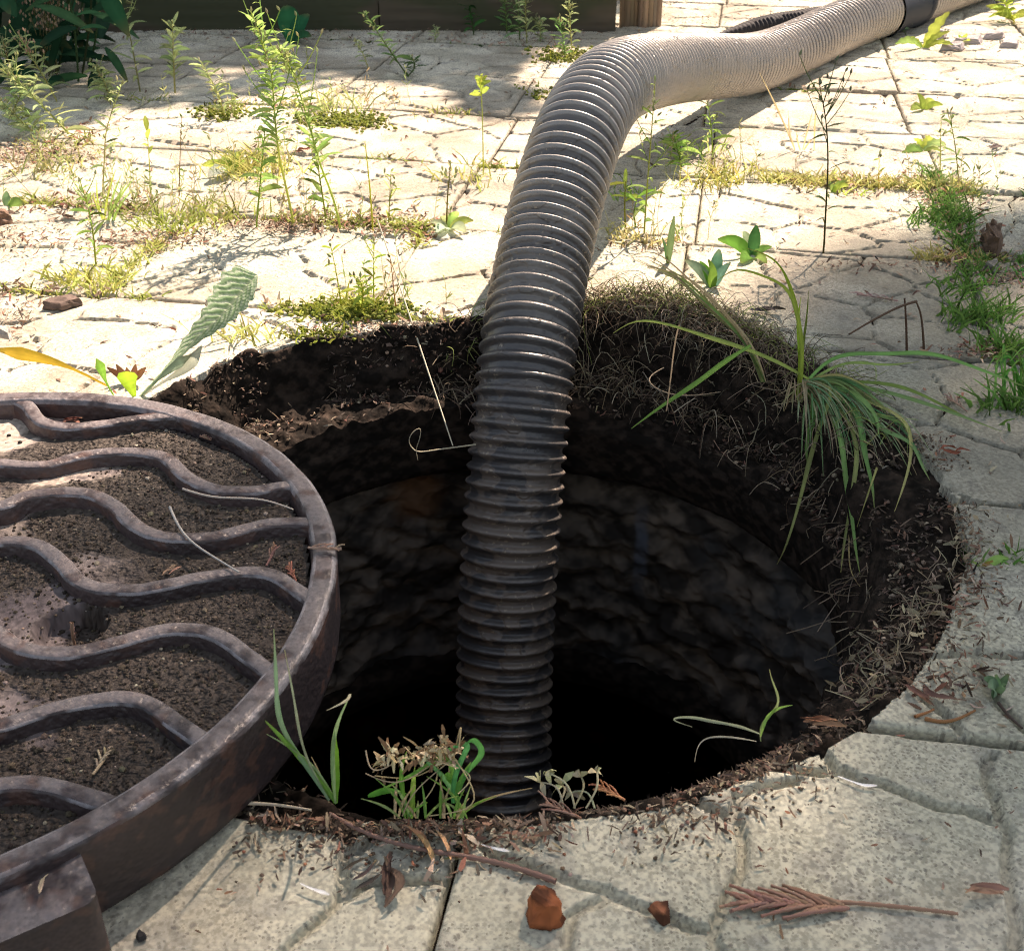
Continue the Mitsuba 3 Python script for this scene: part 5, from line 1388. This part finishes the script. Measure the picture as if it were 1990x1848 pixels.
# ------------------------------------------------------------------ the trees overhead, outside the picture, whose shade falls on the paving
LIT = Polygon([P(x, y)[:2] for x, y in [(-900, 330), (-200, 300), (0, 280), (160, 255), (260, 215), (420, 215), (560, 190), (640, 160), (840, 175), (870, 240), (1060, 250), (1080, 195), (1000, 150), (1000, 128), (1130, 62), (1230, 30), (1260, -60), (2600, -60), (2600, 330), (1990, 385), (1850, 388), (1750, 430),
                                                        (1600, 490), (1450, 548), (1330, 630), (1210, 760), (1100, 830), (980, 855), (900, 850), (720, 860), (520, 930), (330, 1080), (0, 1170), (-900, 1200)]])
CAN = {'garden_tree': [], 'garden_tree_001': []}
shapely.prepare(LIT)
for _q in range(58000):
    x, y = rng.uniform(-2.4, 2.6), rng.uniform(-1.0, 5.2) if _q < 44000 else rng.uniform(2.2, 5.0)
    n = .07 * (meshkit.fbm(np.array([x * 5, y * 5, 4.0]), 3) - .5) * 2
    d = shapely.distance(LIT.boundary, Point(x, y)) * (1 if shapely.contains_xy(LIT, x, y) else -1)
    if d + n > -.045:
        continue
    if y > 1.1 and meshkit.fbm(np.array([x * 3.3, y * 3.3, 9.0]), 3) > .62 and rng.random() < .8:
        continue
    far = y > 2.25 and x < 1.0
    if not far and x < 0.30 and rng.random() < .62:
        continue
    h = rng.uniform(2.4, 3.4) if far else rng.uniform(10.0, 14.0)
    CAN['garden_tree_001' if far else 'garden_tree'].append(np.array([x, y, 0]) + SUN * h / SUN[2])
for key, lab, root in (('garden_tree', 'garden tree overhead outside the picture whose crown shades the near slabs and the hole', (8.5, 9.5)), ('garden_tree_001', 'garden tree behind the edging outside the picture whose crown shades the timber board', (-3.6, 6.6))):
    labels[key] = {'label': lab, 'category': 'tree'}
    C = np.array(CAN[key]); top = C.mean(0)
    tk = MB(); b = np.array([*root, -.05]); fork = np.array([root[0] * .9 + top[0] * .1, root[1] * .9 + top[1] * .1, top[2] * .62])
    tk.tube(smooth_path([b, (b + fork) / 2 + [.03, 0, 0], fork, fork + (top - fork) * .3 + [0, 0, .5]], 24), np.linspace(.17, .08, 24), (.11, .085, .065), 14)
    for _ in range(70):
        e = C[int(rng.integers(len(C)))]; s0 = fork + (top - fork) * rng.uniform(0, .3)
        tk.tube(smooth_path([s0, s0 + (e - s0) * .5 + [0, 0, .15], e], 12), np.linspace(.028, .004, 12), (.11, .085, .065), 6)
    part(key, 'trunk', tk, 'mat_litter', True)
    n = len(C); lv = MB()
    K = 4
    c = np.repeat(C, K, 0) + rng.normal(size=(n * K, 3)) * .028
    L = rng.uniform(.028, .050, (n * K, 1)); d = unit(rng.normal(size=(n * K, 3))); s = unit(np.cross(d, rng.normal(size=(n * K, 3))))
    v = np.stack([c - d * L, c + s * L * .45, c + d * L, c - s * L * .45], 1).reshape(-1, 3)
    f = (np.arange(n * K) * 4)[:, None] + np.array([[0, 1, 2, 0, 2, 3]])
    col = np.repeat(np.clip(np.array([.07, .15, .035]) * (1 + .3 * rng.normal(size=(n * K, 1))), .01, .4), 4, 0)
    lv.add(v, f.reshape(-1, 3), col)
    part(key, 'crown', lv, 'mat_leaf', False, stuff=True)
